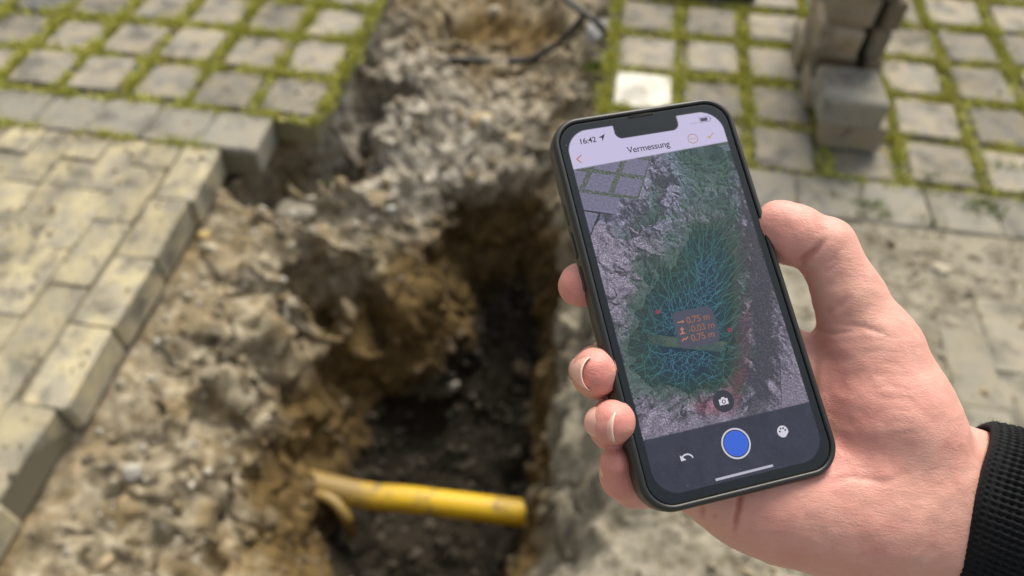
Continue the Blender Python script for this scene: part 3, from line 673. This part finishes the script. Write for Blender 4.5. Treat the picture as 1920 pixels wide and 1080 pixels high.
def ribbon(pts, w_):                                       # local metres -> quads
    out_ = []
    for (x1, y1), (x2, y2) in zip(pts[:-1], pts[1:]):
        L_ = math.hypot(x2 - x1, y2 - y1) + 1e-12; nx2, ny2 = -(y2 - y1) / L_ * w_ / 2, (x2 - x1) / L_ * w_ / 2; ex_, ey_ = (x2 - x1) / L_ * w_ * .3, (y2 - y1) / L_ * w_ * .3
        out_.append([(x1 - ex_ - nx2, y1 - ey_ - ny2), (x2 + ex_ - nx2, y2 + ey_ - ny2), (x2 + ex_ + nx2, y2 + ey_ + ny2), (x1 - ex_ + nx2, y1 - ey_ + ny2)])
    return out_
def line_ui(name, pts, w_, col, layer=2): return poly_ui(name, ribbon([tuple(s2l(*p)) for p in pts], w_), col, layer, False)
def disc(c, r, n=40, ry=None): return [(c[0] + r * math.cos(2 * math.pi * k / n), c[1] + (ry or r) * math.sin(2 * math.pi * k / n)) for k in range(n)]
def text_ui(s, x, y, size, col, align='LEFT', layer=3, bold=0):
    cu = bpy.data.curves.new('screen_text', 'FONT'); cu.body = s; cu.size = size; cu.align_x = align; cu.offset = bold; cu.space_character = .96
    o = bpy.data.objects.new('tmp', cu); C.objects.link(o); dg = bpy.context.evaluated_depsgraph_get(); me = bpy.data.meshes.new_from_object(o.evaluated_get(dg))
    bpy.data.objects.remove(o); w_ = s2l(x, y); me.materials.clear(); me.materials.append(ui(col))
    V = np.array([v.co[:] for v in me.vertices]); V[:, 0] += w_[0]; V[:, 1] += w_[1]; V[:, 2] = layer * .02 * mm + .02 * mm; me.vertices.foreach_set('co', V.ravel())
    return link('screen_text', me, display)
DK = (28, 28, 40); OR = (190, 118, 74); WH = (214, 210, 222)
text_ui('16:42', 1086.5, 271, .0033, DK, bold=.00004)
poly_ui('location_arrow', [[(1122, 258), (1134, 251), (1130, 265), (1128.3, 258.5)]], DK)
text_ui('Vermessung', 1217.5, 281, .0037, DK, 'CENTER', bold=.00003)
line_ui('back_arrow', [(1089.5, 291), (1081.5, 298.5), (1089.5, 305)], .00045, OR)
c = s2l(1299, 260); ring_o, ring_i = disc(c, .0021), disc(c, .00182)
poly_ui('menu_button', [[ring_o[k], ring_o[(k + 1) % 40], ring_i[(k + 1) % 40], ring_i[k]] for k in range(40)] + [disc((c[0] + dx, c[1]), .00024, 10) for dx in (-.0009, 0, .0009)], OR, 2, False)
line_ui('check_mark', [(1327, 255), (1330, 259), (1337, 249)], .0004, (190, 150, 70))
c = s2l(1321, 224); bw, bh = .0022, .00105
poly_ui('battery_icon', [[(c[0] - bw * .8, c[1] - bh * .68), (c[0] + bw * .55, c[1] - bh * .68), (c[0] + bw * .55, c[1] + bh * .68), (c[0] - bw * .8, c[1] + bh * .68)]] + ribbon([(c[0] - bw, c[1] - bh), (c[0] + bw, c[1] - bh), (c[0] + bw, c[1] + bh), (c[0] - bw, c[1] + bh), (c[0] - bw, c[1] - bh)], .00014) + [[(c[0] + bw * 1.1, c[1] - .0004), (c[0] + bw * 1.22, c[1] - .0003), (c[0] + bw * 1.22, c[1] + .0003), (c[0] + bw * 1.1, c[1] + .0004)]], (60, 58, 74), 2, False)
poly_ui('signal_dots', [disc(s2l(x_, y_), .00022, 8) for x_, y_ in ((1296, 232), (1300, 231.3), (1304, 230.6), (1308, 230))], (140, 134, 158), 2, False)
# measuring bubble
c = s2l(1305, 614); bub = [(c[0] + a, c[1] + b_) for a, b_ in rrect(.0080, .0071, .0026, 6)]
poly_ui('measure_bubble', [bub], (70, 70, 86), 2, False)
text_ui('0,75 m', 1288, 607, .0035, (160, 96, 60), layer=4); text_ui('-0,03 m', 1292, 624, .0035, (156, 94, 58), layer=4); text_ui('0,75 m', 1297, 640, .0035, (160, 96, 60), layer=4)
line_ui('arrow_icon', [(1270, 605), (1280, 603)], .0004, OR, 4); poly_ui('arrow_icon', [[(1278, 600), (1283, 602.5), (1279, 606)]], OR, 4)
line_ui('arrow_icon', [(1279.5, 624), (1279, 618)], .0006, OR, 4); poly_ui('arrow_icon', [[(1274.5, 619), (1278, 613), (1283, 618)]], OR, 4); line_ui('arrow_icon', [(1275, 626.5), (1284, 624.5)], .0004, OR, 4)
line_ui('arrow_icon', [(1279, 640), (1282, 635), (1285, 637), (1289, 632)], .0004, OR, 4)
for q_ in ((1233, 585), (1368, 619)): poly_ui('measure_point', [disc(s2l(*q_), .0009, 16)], (132, 44, 58), 3, False)
c = s2l(1356.5, 752); poly_ui('camera_button', [disc(c, .0040, 40)], (46, 42, 54), 2, False)
poly_ui('camera_icon', [[(c[0] - .0017, c[1] - .0013), (c[0] + .0017, c[1] - .0013), (c[0] + .0017, c[1] + .0008), (c[0] + .0008, c[1] + .0008), (c[0] + .0005, c[1] + .0014), (c[0] - .0005, c[1] + .0014), (c[0] - .0008, c[1] + .0008), (c[0] - .0017, c[1] + .0008)]], WH, 3, False)
poly_ui('camera_icon', [disc((c[0], c[1] - .0002), .00078, 20)], (46, 42, 54), 4, False); poly_ui('camera_icon', [disc((c[0], c[1] - .0002), .00046, 20)], WH, 5, False)
c = s2l(1380, 831.5); poly_ui('record_button', [disc(c, .00545, 56)], (206, 204, 216), 2, False); poly_ui('record_button', [disc(c, .00485, 56)], (40, 42, 62), 3, False); poly_ui('record_button', [disc(c, .0045, 56)], (52, 98, 214), 4, False)
c = s2l(1288, 858); arc = [(c[0] + .0021 * math.cos(a), c[1] - .0006 + .0017 * math.sin(a)) for a in np.linspace(2.6, .15, 14)]
poly_ui('undo_arrow', ribbon(arc, .0005) + [[(c[0] - .0024, c[1] + .0013), (c[0] - .0024, c[1] - .0008), (c[0] - .0004, c[1] - .0007)]], WH, 2, False)
c = s2l(1467.5, 809); poly_ui('palette_icon', [[p for p in disc(c, .0021, 40) if not (p[0] > c[0] + .0007 and p[1] < c[1] - .0008)]], WH, 2, False)
poly_ui('palette_icon', [disc((c[0] + a, c[1] + b_), .00036, 10) for a, b_ in ((-.0011, .0002), (-.0005, .0011), (.0005, .0011), (.0011, .0003))], (52, 52, 66), 3, False)
line_ui('home_bar', [(1343, 899.5), (1448, 873)], .00085, (186, 184, 198), 2)
# scan mesh lines: a coarse triangulation of the trench surface as the phone saw it
stp = 5; gi = np.arange(6, G0.shape[0] - 6, stp); gj = np.arange(6, G0.shape[1] - 6, stp)
JI = np.clip(gi[:, None] + rng.integers(-3, 4, (len(gi), len(gj))), 0, G0.shape[0] - 1); JJ = np.clip(gj[None] + rng.integers(-3, 4, (len(gi), len(gj))), 0, G0.shape[1] - 1)
NP = G0[JI, JJ]; i_, j_, z_, k_, la, lb = shot(NP.reshape(-1, 3)); vis = k_.copy(); vis[k_] = z_[k_] < zb[i_[k_], j_[k_]] * 1.05
la, lb, vis = la.reshape(NP.shape[:2]), lb.reshape(NP.shape[:2]), vis.reshape(NP.shape[:2]); mask2 = mask.reshape(ny_, nx_); segs = [[], [], []]
for i in range(len(gi) - 1):
    for j in range(1, len(gj) - 1):
        for di, dj in ((0, 1), (1, 0), (1, 1 if (i + j) % 2 else -1)):
            if not (vis[i, j] and vis[i + di, j + dj]): continue
            zz = (NP[i, j, 2] + NP[i + di, j + dj, 2]) / 2
            if zz > -.22 or rng.random() < .12: continue
            if math.hypot(la[i, j] - la[i + di, j + dj], lb[i, j] - lb[i + di, j + dj]) > .012: continue
            ya, yb2 = l2s(np.array([la[i, j]]), np.array([lb[i, j]])), l2s(np.array([la[i + di, j + dj]]), np.array([lb[i + di, j + dj]]))
            if max(abs(la[i, j]), abs(la[i + di, j + dj])) > DW / 2 - .0004 or any(y_[1][0] < 318 - (y_[0][0] - 1075) * .183 + 2 or y_[1][0] > 825 - (y_[0][0] - 1210) * .233 - 2 for y_ in (ya, yb2)): continue
            segs[0 if zz > -.42 else (1 if zz > -.7 else 2)] += ribbon([(la[i, j], lb[i, j]), (la[i + di, j + dj], lb[i + di, j + dj])], .00009)
for sg, c_ in zip(segs, ((74, 104, 86), (64, 112, 112), (66, 122, 140))):
    if sg: tag(poly_ui('scan_mesh', sg, c_, 1, False), kind='stuff')
# dust on the glass
dv, df = [], []
for _ in range(150):
    x_, y_ = rng.uniform(-HW + .0045, HW - .0045), rng.uniform(-HH + .0045, HH - .0045)
    if abs(x_) < DW / 2 and abs(y_) < DH / 2 and rng.random() < .55: continue
    r_ = rng.uniform(.00004, .00013); b = len(dv); dv += [(x_ + r_ * math.cos(k * 1.05) * rng.uniform(.6, 1), y_ + r_ * math.sin(k * 1.05) * rng.uniform(.6, 1), .00016) for k in range(6)]; df.append(tuple(range(b, b + 6)))
tag(link('dust', mesh('dust', dv, df, flat('dust', (.35, .34, .32), .9)), glass), kind='stuff')

# ------------------------------------------------------------------ the hand: one continuous skin surface from a distance field (camera axes, metres)
def cap(x1, y1, z1, r1, x2, y2, z2, r2, fz=1.0):
    a, b_ = px(x1, y1, z1), px(x2, y2, z2); return (a, b_, r1 * z1 / F, r2 * z2 / F, fz)
def d_cap(P, c):
    a, b_, ra, rb, fz = c; s = np.array([1, 1, 1 / fz]); pa = (P - a) * s; ba = (b_ - a) * s
    t_ = np.clip(pa @ ba / (ba @ ba), 0, 1); return np.linalg.norm(pa - t_[:, None] * ba, axis=1) - (ra + (rb - ra) * t_)
def smin(a, b_, k):
    h = np.clip(.5 + .5 * (b_ - a) / k, 0, 1); return b_ + (a - b_) * h - k * h * (1 - h)
W0 = px(1800, 945, .2915); AX = _n([.88, .30, -.36]); SIDE = _n(px(1868, 800, .29) - px(1772, 1080, .29)); SIDE = _n(SIDE - AX * (SIDE @ AX)); NZ = np.cross(AX, SIDE); NF = NZ if NZ[2] < 0 else -NZ; WC = W0 + NF * .003
HAND = dict(
    thumb=[cap(1462, 424, .293, 48, 1486, 440, .293, 55), cap(1486, 440, .293, 55, 1546, 462, .292, 52), cap(1548, 466, .292, 54, 1592, 560, .291, 62), cap(1592, 560, .291, 62, 1632, 660, .291, 86)],
    thenar=[cap(1632, 660, .291, 88, 1655, 780, .290, 118), cap(1655, 780, .290, 118, 1700, 890, .290, 128), cap(1560, 720, .300, 70, 1600, 860, .297, 112)],
    palm=[cap(1400, 660, .306, 62, 1560, 900, .300, 80), cap(1330, 760, .306, 60, 1540, 930, .298, 90), cap(1425, 630, .312, 46, 1540, 740, .306, 60)],
    hypo=[cap(1310, 902, .287, 60, 1390, 920, .288, 84), cap(1390, 920, .288, 84, 1460, 935, .289, 104), cap(1460, 935, .289, 104, 1600, 955, .289, 122), cap(1600, 955, .289, 122, 1720, 985, .289, 120)],
    wrist=[cap(1700, 890, .290, 116, 1796, 912, .290, 96, .75), cap(1690, 975, .290, 116, 1765, 1000, .290, 86, .8), (WC + .0105 * SIDE, WC + .0105 * SIDE + AX * .06, .0192, .0192, 1), (WC - .0105 * SIDE, WC - .0105 * SIDE + AX * .06, .0192, .0192, 1)],
    index=[cap(1415, 610, .312, 46, 1300, 490, .316, 46), cap(1300, 480, .316, 46, 1180, 505, .308, 43), cap(1180, 505, .308, 43, 1130, 527, .296, 42), cap(1130, 527, .296, 42, 1087, 534, .289, 41)],
    middle=[cap(1400, 650, .312, 52, 1260, 640, .314, 47), cap(1260, 640, .314, 47, 1150, 680, .304, 45), cap(1150, 680, .304, 45, 1122, 697, .286, 44), cap(1122, 695, .286, 44, 1116, 693, .271, 40), cap(1122, 702, .284, 44, 1116, 702, .272, 40)],
    ring=[cap(1370, 750, .310, 52, 1260, 750, .308, 47), cap(1260, 750, .308, 47, 1180, 785, .297, 45), cap(1180, 785, .297, 45, 1154, 795, .279, 46), cap(1154, 795, .279, 46, 1150, 793, .2655, 42)],
    pinky=[cap(1330, 900, .288, 56, 1240, 902, .289, 47), cap(1240, 902, .289, 47, 1190, 908, .284, 40), cap(1190, 908, .284, 40, 1166, 893, .277, 38), cap(1166, 893, .277, 38, 1156, 868, .270, 32)],
)
def sdf(P):
    base = None
    for grp, k in (('thenar', .010), ('palm', .014), ('hypo', .012), ('wrist', .006)):
        for c in HAND[grp]:
            d = d_cap(P, c); base = d if base is None else smin(base, d, k)
    th = None
    for c in HAND['thumb']: d = d_cap(P, c); th = d if th is None else smin(th, d, .0035)
    out_ = smin(base, th, .006)
    for g_ in ('index', 'middle', 'ring', 'pinky'):
        q = None
        for c in HAND[g_]: d = d_cap(P, c); q = d if q is None else smin(q, d, .004)
        if g_ in ('index', 'middle'): far_ = smin(out_, q, .006)
        else: far_ = smin(out_, q, .0035)
        fing = q if g_ == 'index' else np.minimum(fing, q)
        out_ = np.where(P[:, 0] > px(1240, 0, .3)[0], far_, np.minimum(out_, q)) if g_ != 'pinky' else smin(out_, q, .0012)
    return out_
def surface_nets(lo, hi, h):
    dims = np.ceil((hi - lo) / h).astype(int) + 1
    st = 4; cd = (dims // st + 2)
    cg = np.stack(np.meshgrid(*[lo[i] + np.arange(cd[i]) * h * st for i in range(3)], indexing='ij'), -1).reshape(-1, 3)
    cvals = sdf(cg).reshape(cd)
    near = np.abs(cvals) < h * st * 1.9
    Fv = np.repeat(np.repeat(np.repeat(cvals, st, 0), st, 1), st, 2)[:dims[0], :dims[1], :dims[2]].astype(np.float32)
    nm = np.repeat(np.repeat(np.repeat(near, st, 0), st, 1), st, 2)[:dims[0], :dims[1], :dims[2]]
    idx = np.argwhere(nm); vals = np.empty(len(idx), np.float32)
    for s in range(0, len(idx), 400000): vals[s:s + 400000] = sdf(lo + idx[s:s + 400000] * h)
    Fv[nm] = vals
    S = Fv < 0
    corners = [(i, j, k) for i in (0, 1) for j in (0, 1) for k in (0, 1)]
    cs = [S[i:dims[0] - 1 + i, j:dims[1] - 1 + j, k:dims[2] - 1 + k] for i, j, k in corners]
    cnt = sum(c.astype(np.int8) for c in cs); act = (cnt > 0) & (cnt < 8); ci = np.argwhere(act); vid = -np.ones(act.shape, int); vid[act] = np.arange(len(ci))
    acc = np.zeros((len(ci), 3)); num = np.zeros(len(ci))
    for a in range(8):
        for b_ in range(a + 1, 8):
            A_, B_ = np.array(corners[a]), np.array(corners[b_])
            if np.abs(A_ - B_).sum() != 1: continue
            fa = Fv[tuple((ci + A_).T)]; fb = Fv[tuple((ci + B_).T)]; m = (fa < 0) != (fb < 0); t_ = np.where(m, fa / np.where(m, fa - fb, 1), 0)
            acc += m[:, None] * (A_ + (B_ - A_) * t_[:, None]); num += m
    V = lo + (ci + acc / num[:, None]) * h; Q = []
    for ax in range(3):
        o1, o2 = [(1, 2), (2, 0), (0, 1)][ax]
        sl0 = [slice(None)] * 3; sl1 = [slice(None)] * 3; sl0[ax] = slice(0, -1); sl1[ax] = slice(1, None)
        e0, e1 = S[tuple(sl0)], S[tuple(sl1)]; ed = np.argwhere(e0 != e1); e = ed[(ed[:, o1] > 0) & (ed[:, o2] > 0) & (ed[:, o1] < dims[o1] - 1) & (ed[:, o2] < dims[o2] - 1)]
        d1, d2 = np.zeros(3, int), np.zeros(3, int); d1[o1] = 1; d2[o2] = 1
        q = np.stack([vid[tuple((e - d1 - d2).T)], vid[tuple((e - d2).T)], vid[tuple(e.T)], vid[tuple((e - d1).T)]], 1)
        inside = e0[tuple(e.T)]; q[~inside] = q[~inside][:, ::-1]; Q.append(q)
    return V, np.concatenate(Q)
lo = px(1030, 350, .30) ; lo[0] = px(1020, 0, .31)[0]; lo[1] = px(0, 340, .31)[1]; lo[2] = .250
hi = np.array([px(2020, 0, .29)[0], px(0, 1290, .29)[1], .335])
HV, HQ = surface_nets(lo, hi, .0009)
def sgrad(P, e=2e-4):
    g_ = np.stack([sdf(P + np.eye(3)[i] * e) - sdf(P - np.eye(3)[i] * e) for i in range(3)], 1); return g_ / (np.linalg.norm(g_, axis=1)[:, None] + 1e-9)
HN = sgrad(HV); HV = HV - HN * sdf(HV)[:, None] * .8
# skin folds: polylines in photo pixels, pressed into the front surface
HX, HY = HV[:, 0] / HV[:, 2] * F + CX, HV[:, 1] / HV[:, 2] * F + CY
front = HN[:, 2] < .25
red = np.zeros(len(HV))
def seg_dist(pts):
    d = np.full(len(HX), 1e9); u = np.zeros(len(HX)); n_ = len(pts) - 1
    for i_, ((x1, y1), (x2, y2)) in enumerate(zip(pts[:-1], pts[1:])):
        t_ = np.clip(((HX - x1) * (x2 - x1) + (HY - y1) * (y2 - y1)) / ((x2 - x1) ** 2 + (y2 - y1) ** 2), 0, 1); q = np.hypot(HX - x1 - t_ * (x2 - x1), HY - y1 - t_ * (y2 - y1))
        u = np.where(q < d, (i_ + t_) / n_, u); d = np.minimum(d, q)
    return d, u
disp = np.zeros(len(HV))
def fold(pts, depth, w_, r_=.5, open_=False):
    global disp, red
    d, u = seg_dist(pts); tp = np.clip(np.minimum(u * (9 if open_ else 3), (1 - u) * 2.5), 0, 1); depth = depth * tp; r_ = r_ * tp; disp = disp - np.where(front, depth * np.exp(-(d / w_) ** 2), 0); red = np.maximum(red, np.where(front, r_ * np.exp(-(d / (w_ * 1.6)) ** 2), 0))
fold([(1496, 500), (1510, 486), (1530, 470), (1552, 443)], .0026, 6, .45, True)
fold([(1540, 600), (1550, 585), (1580, 568), (1605, 552)], .0010, 8, .2)
fold([(1545, 500), (1562, 486), (1572, 470)], .0004, 4, .2); fold([(1540, 515), (1565, 500), (1580, 480)], .0003, 4, .15)
fold([(1389, 920), (1383, 955), (1378, 985), (1370, 1012)], .0022, 4.2, .55, True)
fold([(1317, 948), (1314, 972)], .0014, 4, .4, True); fold([(1334, 975), (1345, 958)], .0006, 4, .4)
fold([(1560, 608), (1620, 612), (1690, 640)], .0006, 5, .2); fold([(1500, 612), (1560, 625), (1640, 618)], .0005, 4, .2)
fold([(1545, 905), (1600, 895), (1660, 905), (1720, 880)], .0005, 7, .15); fold([(1570, 890), (1540, 830), (1522, 750), (1528, 680), (1548, 625)], .0012, 9, .25)
for k in range(9):
    y_ = 640 + k * 22; fold([(1600 + 8 * k, y_), (1650 + 6 * k, y_ - 4), (1690 + 6 * k, y_ + 4)], .00015, 3, .03)
for k in range(0): fold([(1735 + 12 * k, 800 + 10 * k), (1715 + 13 * k, 850 + 14 * k), (1700 + 10 * k, 900 + 18 * k)], .00035, 4, .05)
fold([(1680, 1085), (1712, 1010), (1745, 930)], -.0010, 20, 0)
lump = .0008 * perlin(HV * 80) + .0003 * perlin(HV * 240)
HV = HV + HN * (disp + lump)[:, None]
# fingertips and knuckle pads carry more blood
def blush(x_, y_, r_, a):
    global red
    red = np.maximum(red, a * np.exp(-((HX - x_) ** 2 + (HY - y_) ** 2) / r_ ** 2))
for b_ in ((1080, 540, 60, .75), (1110, 700, 60, .8), (1155, 800, 62, .75), (1160, 895, 70, .7), (1460, 450, 70, .5), (1590, 760, 130, .55), (1560, 850, 110, .5), (1660, 900, 90, .35), (1480, 990, 110, .3), (1650, 1000, 120, .3), (1570, 620, 60, .25), (1800, 840, 40, .3), (1745, 1020, 30, .35)): blush(*b_)
red = np.clip(red + .30 * perlin(HV * 60) + .22 * perlin(HV * 150) + .16 * perlin(HV * 420), 0, 1)
t = NT('skin'); a = t.n('ShaderNodeVertexColor'); a.layer_name = 'tint'; g = t.n('ShaderNodeNewGeometry').outputs['Position']
skin_c = t.mix(a.outputs[0], (.64, .342, .276), (.56, .165, .148))
skin_c = t.mix(t.math('MULTIPLY', t.noise(120, 5, .6, g), .30), skin_c, (.69, .43, .37))
wv = t.n('ShaderNodeTexVoronoi', feature='DISTANCE_TO_EDGE'); wv.inputs['Scale'].default_value = 900; t.l(g, wv.inputs['Vector'])
mp = t.n('ShaderNodeMapping'); mp.inputs['Scale'].default_value = (260, 900, 900); mp.inputs['Rotation'].default_value = (.3, .2, .6); t.l(g, mp.inputs['Vector'])
lines = t.noise(1, 4, .65, mp.outputs[0], 1.2)
hb = t.math('ADD', t.math('MULTIPLY', wv.outputs['Distance'], .5), t.math('ADD', t.noise(700, 3, .6, g), t.math('MULTIPLY', lines, 2.0)))
skin = t.out(skin_c, .43, t.bump(hb, .27, .0007), Specular_IOR_Level=.35)
t.b.inputs['Subsurface Weight'].default_value = .14; t.b.inputs['Subsurface Radius'].default_value = (1, .35, .2); t.b.inputs['Subsurface Scale'].default_value = .004
person = bpy.data.objects.new('person', None); C.objects.link(person); person.empty_display_size = .03
PO = c2w(px(1900, 1000, .293)); person.location = PO
tag(person, 'hand of a person in a black ribbed sweater gripping the phone', 'person')
me = mesh('hand', c2w(HV) - PO, HQ, skin, True); colattr(me, 'tint', red); hand = link('hand', me, person)

# fingernails
t = NT('nail'); a = t.n('ShaderNodeVertexColor'); a.layer_name = 'tip'
M['nail'] = t.out(t.mix(a.outputs[0], (.70, .39, .32), (.76, .60, .52)), .2, Specular_IOR_Level=.5); t.b.inputs['Subsurface Weight'].default_value = .15; t.b.inputs['Subsurface Scale'].default_value = .002
def nail(c, nrm, tip, w_, l_, curve, sink=.0):
    c = np.array(c); nrm = _n(nrm); tip = np.array(tip, float); tip = _n(tip - nrm * (tip @ nrm)); sd_ = np.cross(nrm, tip); v = []; tp = []; nu, nv = 15, 15
    for side in (0, 1):
        for j in range(nv):
            s = j / (nv - 1)
            for i in range(nu):
                q = i / (nu - 1) * 2 - 1; wid = w_ / 2 * (1 - .12 * (1 - s) ** 2)
                ln = (s - .5) * l_ + (.10 * l_ * (1 - q * q) if s > .5 else -.10 * l_ * (1 - q * q)) * abs(2 * s - 1)
                ang = q * curve; p = c + sd_ * (math.sin(ang) / math.sin(curve)) * wid + tip * ln - nrm * (wid * (1 - math.cos(ang)) / math.sin(curve)) - nrm * .0009 * (2 * s - 1) ** 2 * (1 if s > .5 else .6) - nrm * (.00045 * side)
                v.append(p); tp.append(1.0 if s > .93 else .0)
    f = []; n_ = nu * nv
    for j in range(nv - 1):
        for i in range(nu - 1):
            a_ = j * nu + i; f.append((a_, a_ + 1, a_ + nu + 1, a_ + nu)); f.append((n_ + a_, n_ + a_ + nu, n_ + a_ + nu + 1, n_ + a_ + 1))
    rim = [i for i in range(nu)] + [j * nu + nu - 1 for j in range(1, nv)] + [(nv - 1) * nu + i for i in range(nu - 2, -1, -1)] + [j * nu for j in range(nv - 2, 0, -1)]
    for k in range(len(rim)): a_, b_ = rim[k], rim[(k + 1) % len(rim)]; f.append((a_, n_ + a_, n_ + b_, b_))
    me = mesh('fingernail', c2w(np.array(v)) - PO, f, M['nail'], True); colattr(me, 'tip', np.array(tp)); return link('fingernail', me, person)
def nail_on(x_, y_, Z, nrm, tip, w_, l_, curve=.9, lift=.0003):
    """find the skin along the nail's own outward direction from a point inside the finger"""
    c = px(x_, y_, Z); nrm = _n(nrm); s = np.linspace(0, .02, 200); d = sdf(c + s[:, None] * nrm); k = np.argmax(d > 0)
    return nail(c + nrm * (s[k] + lift), nrm, tip, w_, l_, curve)
nail_on(1117, 697, .271, (-.97, -.02, -.22), (.15, 0, -1), .0118, .0115, 1.1, .0001)
nail_on(1152, 793, .2675, (-.72, -.10, -.69), (.69, .02, -.72), .0118, .0105, 1.1, .0001)
nail_on(1158, 874, .272, (-.97, -.1, .1), (-.1, -.75, -.65), .0085, .0090)
nail_on(1482, 432, .293, (.25, -.86, .44), (-.93, -.28, -.0), .0135, .0130, .9, .0001)

# ------------------------------------------------------------------ knitted cuff and sleeve
t = NT('black_knit'); g = t.coord('Object')
M['knit'] = t.out(t.mix(t.noise(900, 3, .6, g), (.004, .0045, .005), (.018, .019, .021)), .95, t.bump(t.noise(2200, 3, .7, g), .6, .0006), Specular_IOR_Level=.15)
t.b.inputs['Sheen Weight'].default_value = .2; t.b.inputs['Sheen Roughness'].default_value = .5; t.b.inputs['Sheen Tint'].default_value = (.25, .26, .28, 1)
E0 = W0 - AX * .002 + NF * .004
nt, ns = 92 * 7, 210; RA, RB = .0345, .0285
v = np.zeros((ns, nt, 3)); th_ = np.arange(nt) / nt * 2 * math.pi
sk = .0 + .0 * th_
for j in range(ns):
    s = j / (ns - 1); along = s * .42 * (.25 + .75 * s); rel = min(1.6, along / .115)
    lip = math.sqrt(max(0, 1 - (1 - min(1, along / .0030)) ** 2)) if along < .003 else 1
    fade = min(1, along / .010); rib = fade * (.00055 + .0003 * perlin(np.stack([th_ * 12, np.full(nt, along * 90), 0 * th_], 1))) * np.cos(92 * th_ + .9 * perlin(np.stack([th_ * 6, np.full(nt, along * 120), 0 * th_ + 3], 1))) + .00035 * np.cos(92 * th_ * 1 + 0) * np.cos(along / .0026 * 2 * math.pi)
    stitch = fade * .0002 * np.cos(along / .0024 * 2 * math.pi + (np.cos(92 * th_) > 0) * math.pi)
    wob = .0012 * perlin(np.stack([np.cos(th_) * 2, np.sin(th_) * 2, np.full(nt, along * 40)], 1))
    r_add = rib + stitch + wob + (lip - 1) * .0028 + .006 * rel
    c = E0 + AX * along + AX * (.0 * np.cos(th_) + .0012 * np.sin(3 * th_ + 1))[:, None]
    v[j] = c + (np.cos(th_) * (RA + r_add))[:, None] * SIDE + (np.sin(th_) * (RB + r_add))[:, None] * NZ
inner = np.stack([E0 + AX * (d_ + .0 * np.cos(th_) + .0012 * np.sin(3 * th_ + 1))[:, None] + (np.cos(th_) * (RA - .003))[:, None] * SIDE + (np.sin(th_) * (RB - .003))[:, None] * NZ for d_ in (.0012, .02)])
allv = np.concatenate([inner[::-1].reshape(-1, 3), v.reshape(-1, 3)]); nr_ = ns + 2
kk = np.arange(nr_ - 1)[:, None] * nt; i0 = np.arange(nt)[None]; i1 = (i0 + 1) % nt
sl = link('sleeve', mesh('sleeve', c2w(allv) - PO, np.stack([(kk + i0), (kk + nt + i0), (kk + nt + i1), (kk + i1)], -1).reshape(-1, 4).tolist() + [[(nr_ - 1) * nt + q for q in range(nt)]], M['knit'], True), person)
# fuzz standing off the knit
fv, ff = [], []
for _ in range(5200):
    j = int(rng.integers(0, ns - 1) * rng.random()); i = rng.integers(nt); p = v[j, i]; o_ = _n(math.cos(th_[i]) * SIDE + math.sin(th_[i]) * NZ); d_ = _n(o_ * rng.uniform(.3, 1) + rng.normal(size=3) * .6); L_ = rng.uniform(.0008, .0026); w_ = _n(np.cross(d_, rng.normal(size=3))) * .00004; b = len(fv)
    m_ = p + d_ * L_ * .5 + rng.normal(size=3) * .0003
    fv += [p - w_, p + w_, m_ + w_, m_ - w_, p + d_ * L_ + rng.normal(size=3) * .0003]; ff += [(b, b + 1, b + 2, b + 3), (b + 3, b + 2, b + 4)]
fz = link('sleeve_fuzz', mesh('sleeve_fuzz', c2w(np.array(fv)) - PO, ff, M['knit']), person); tag(fz, kind='stuff')
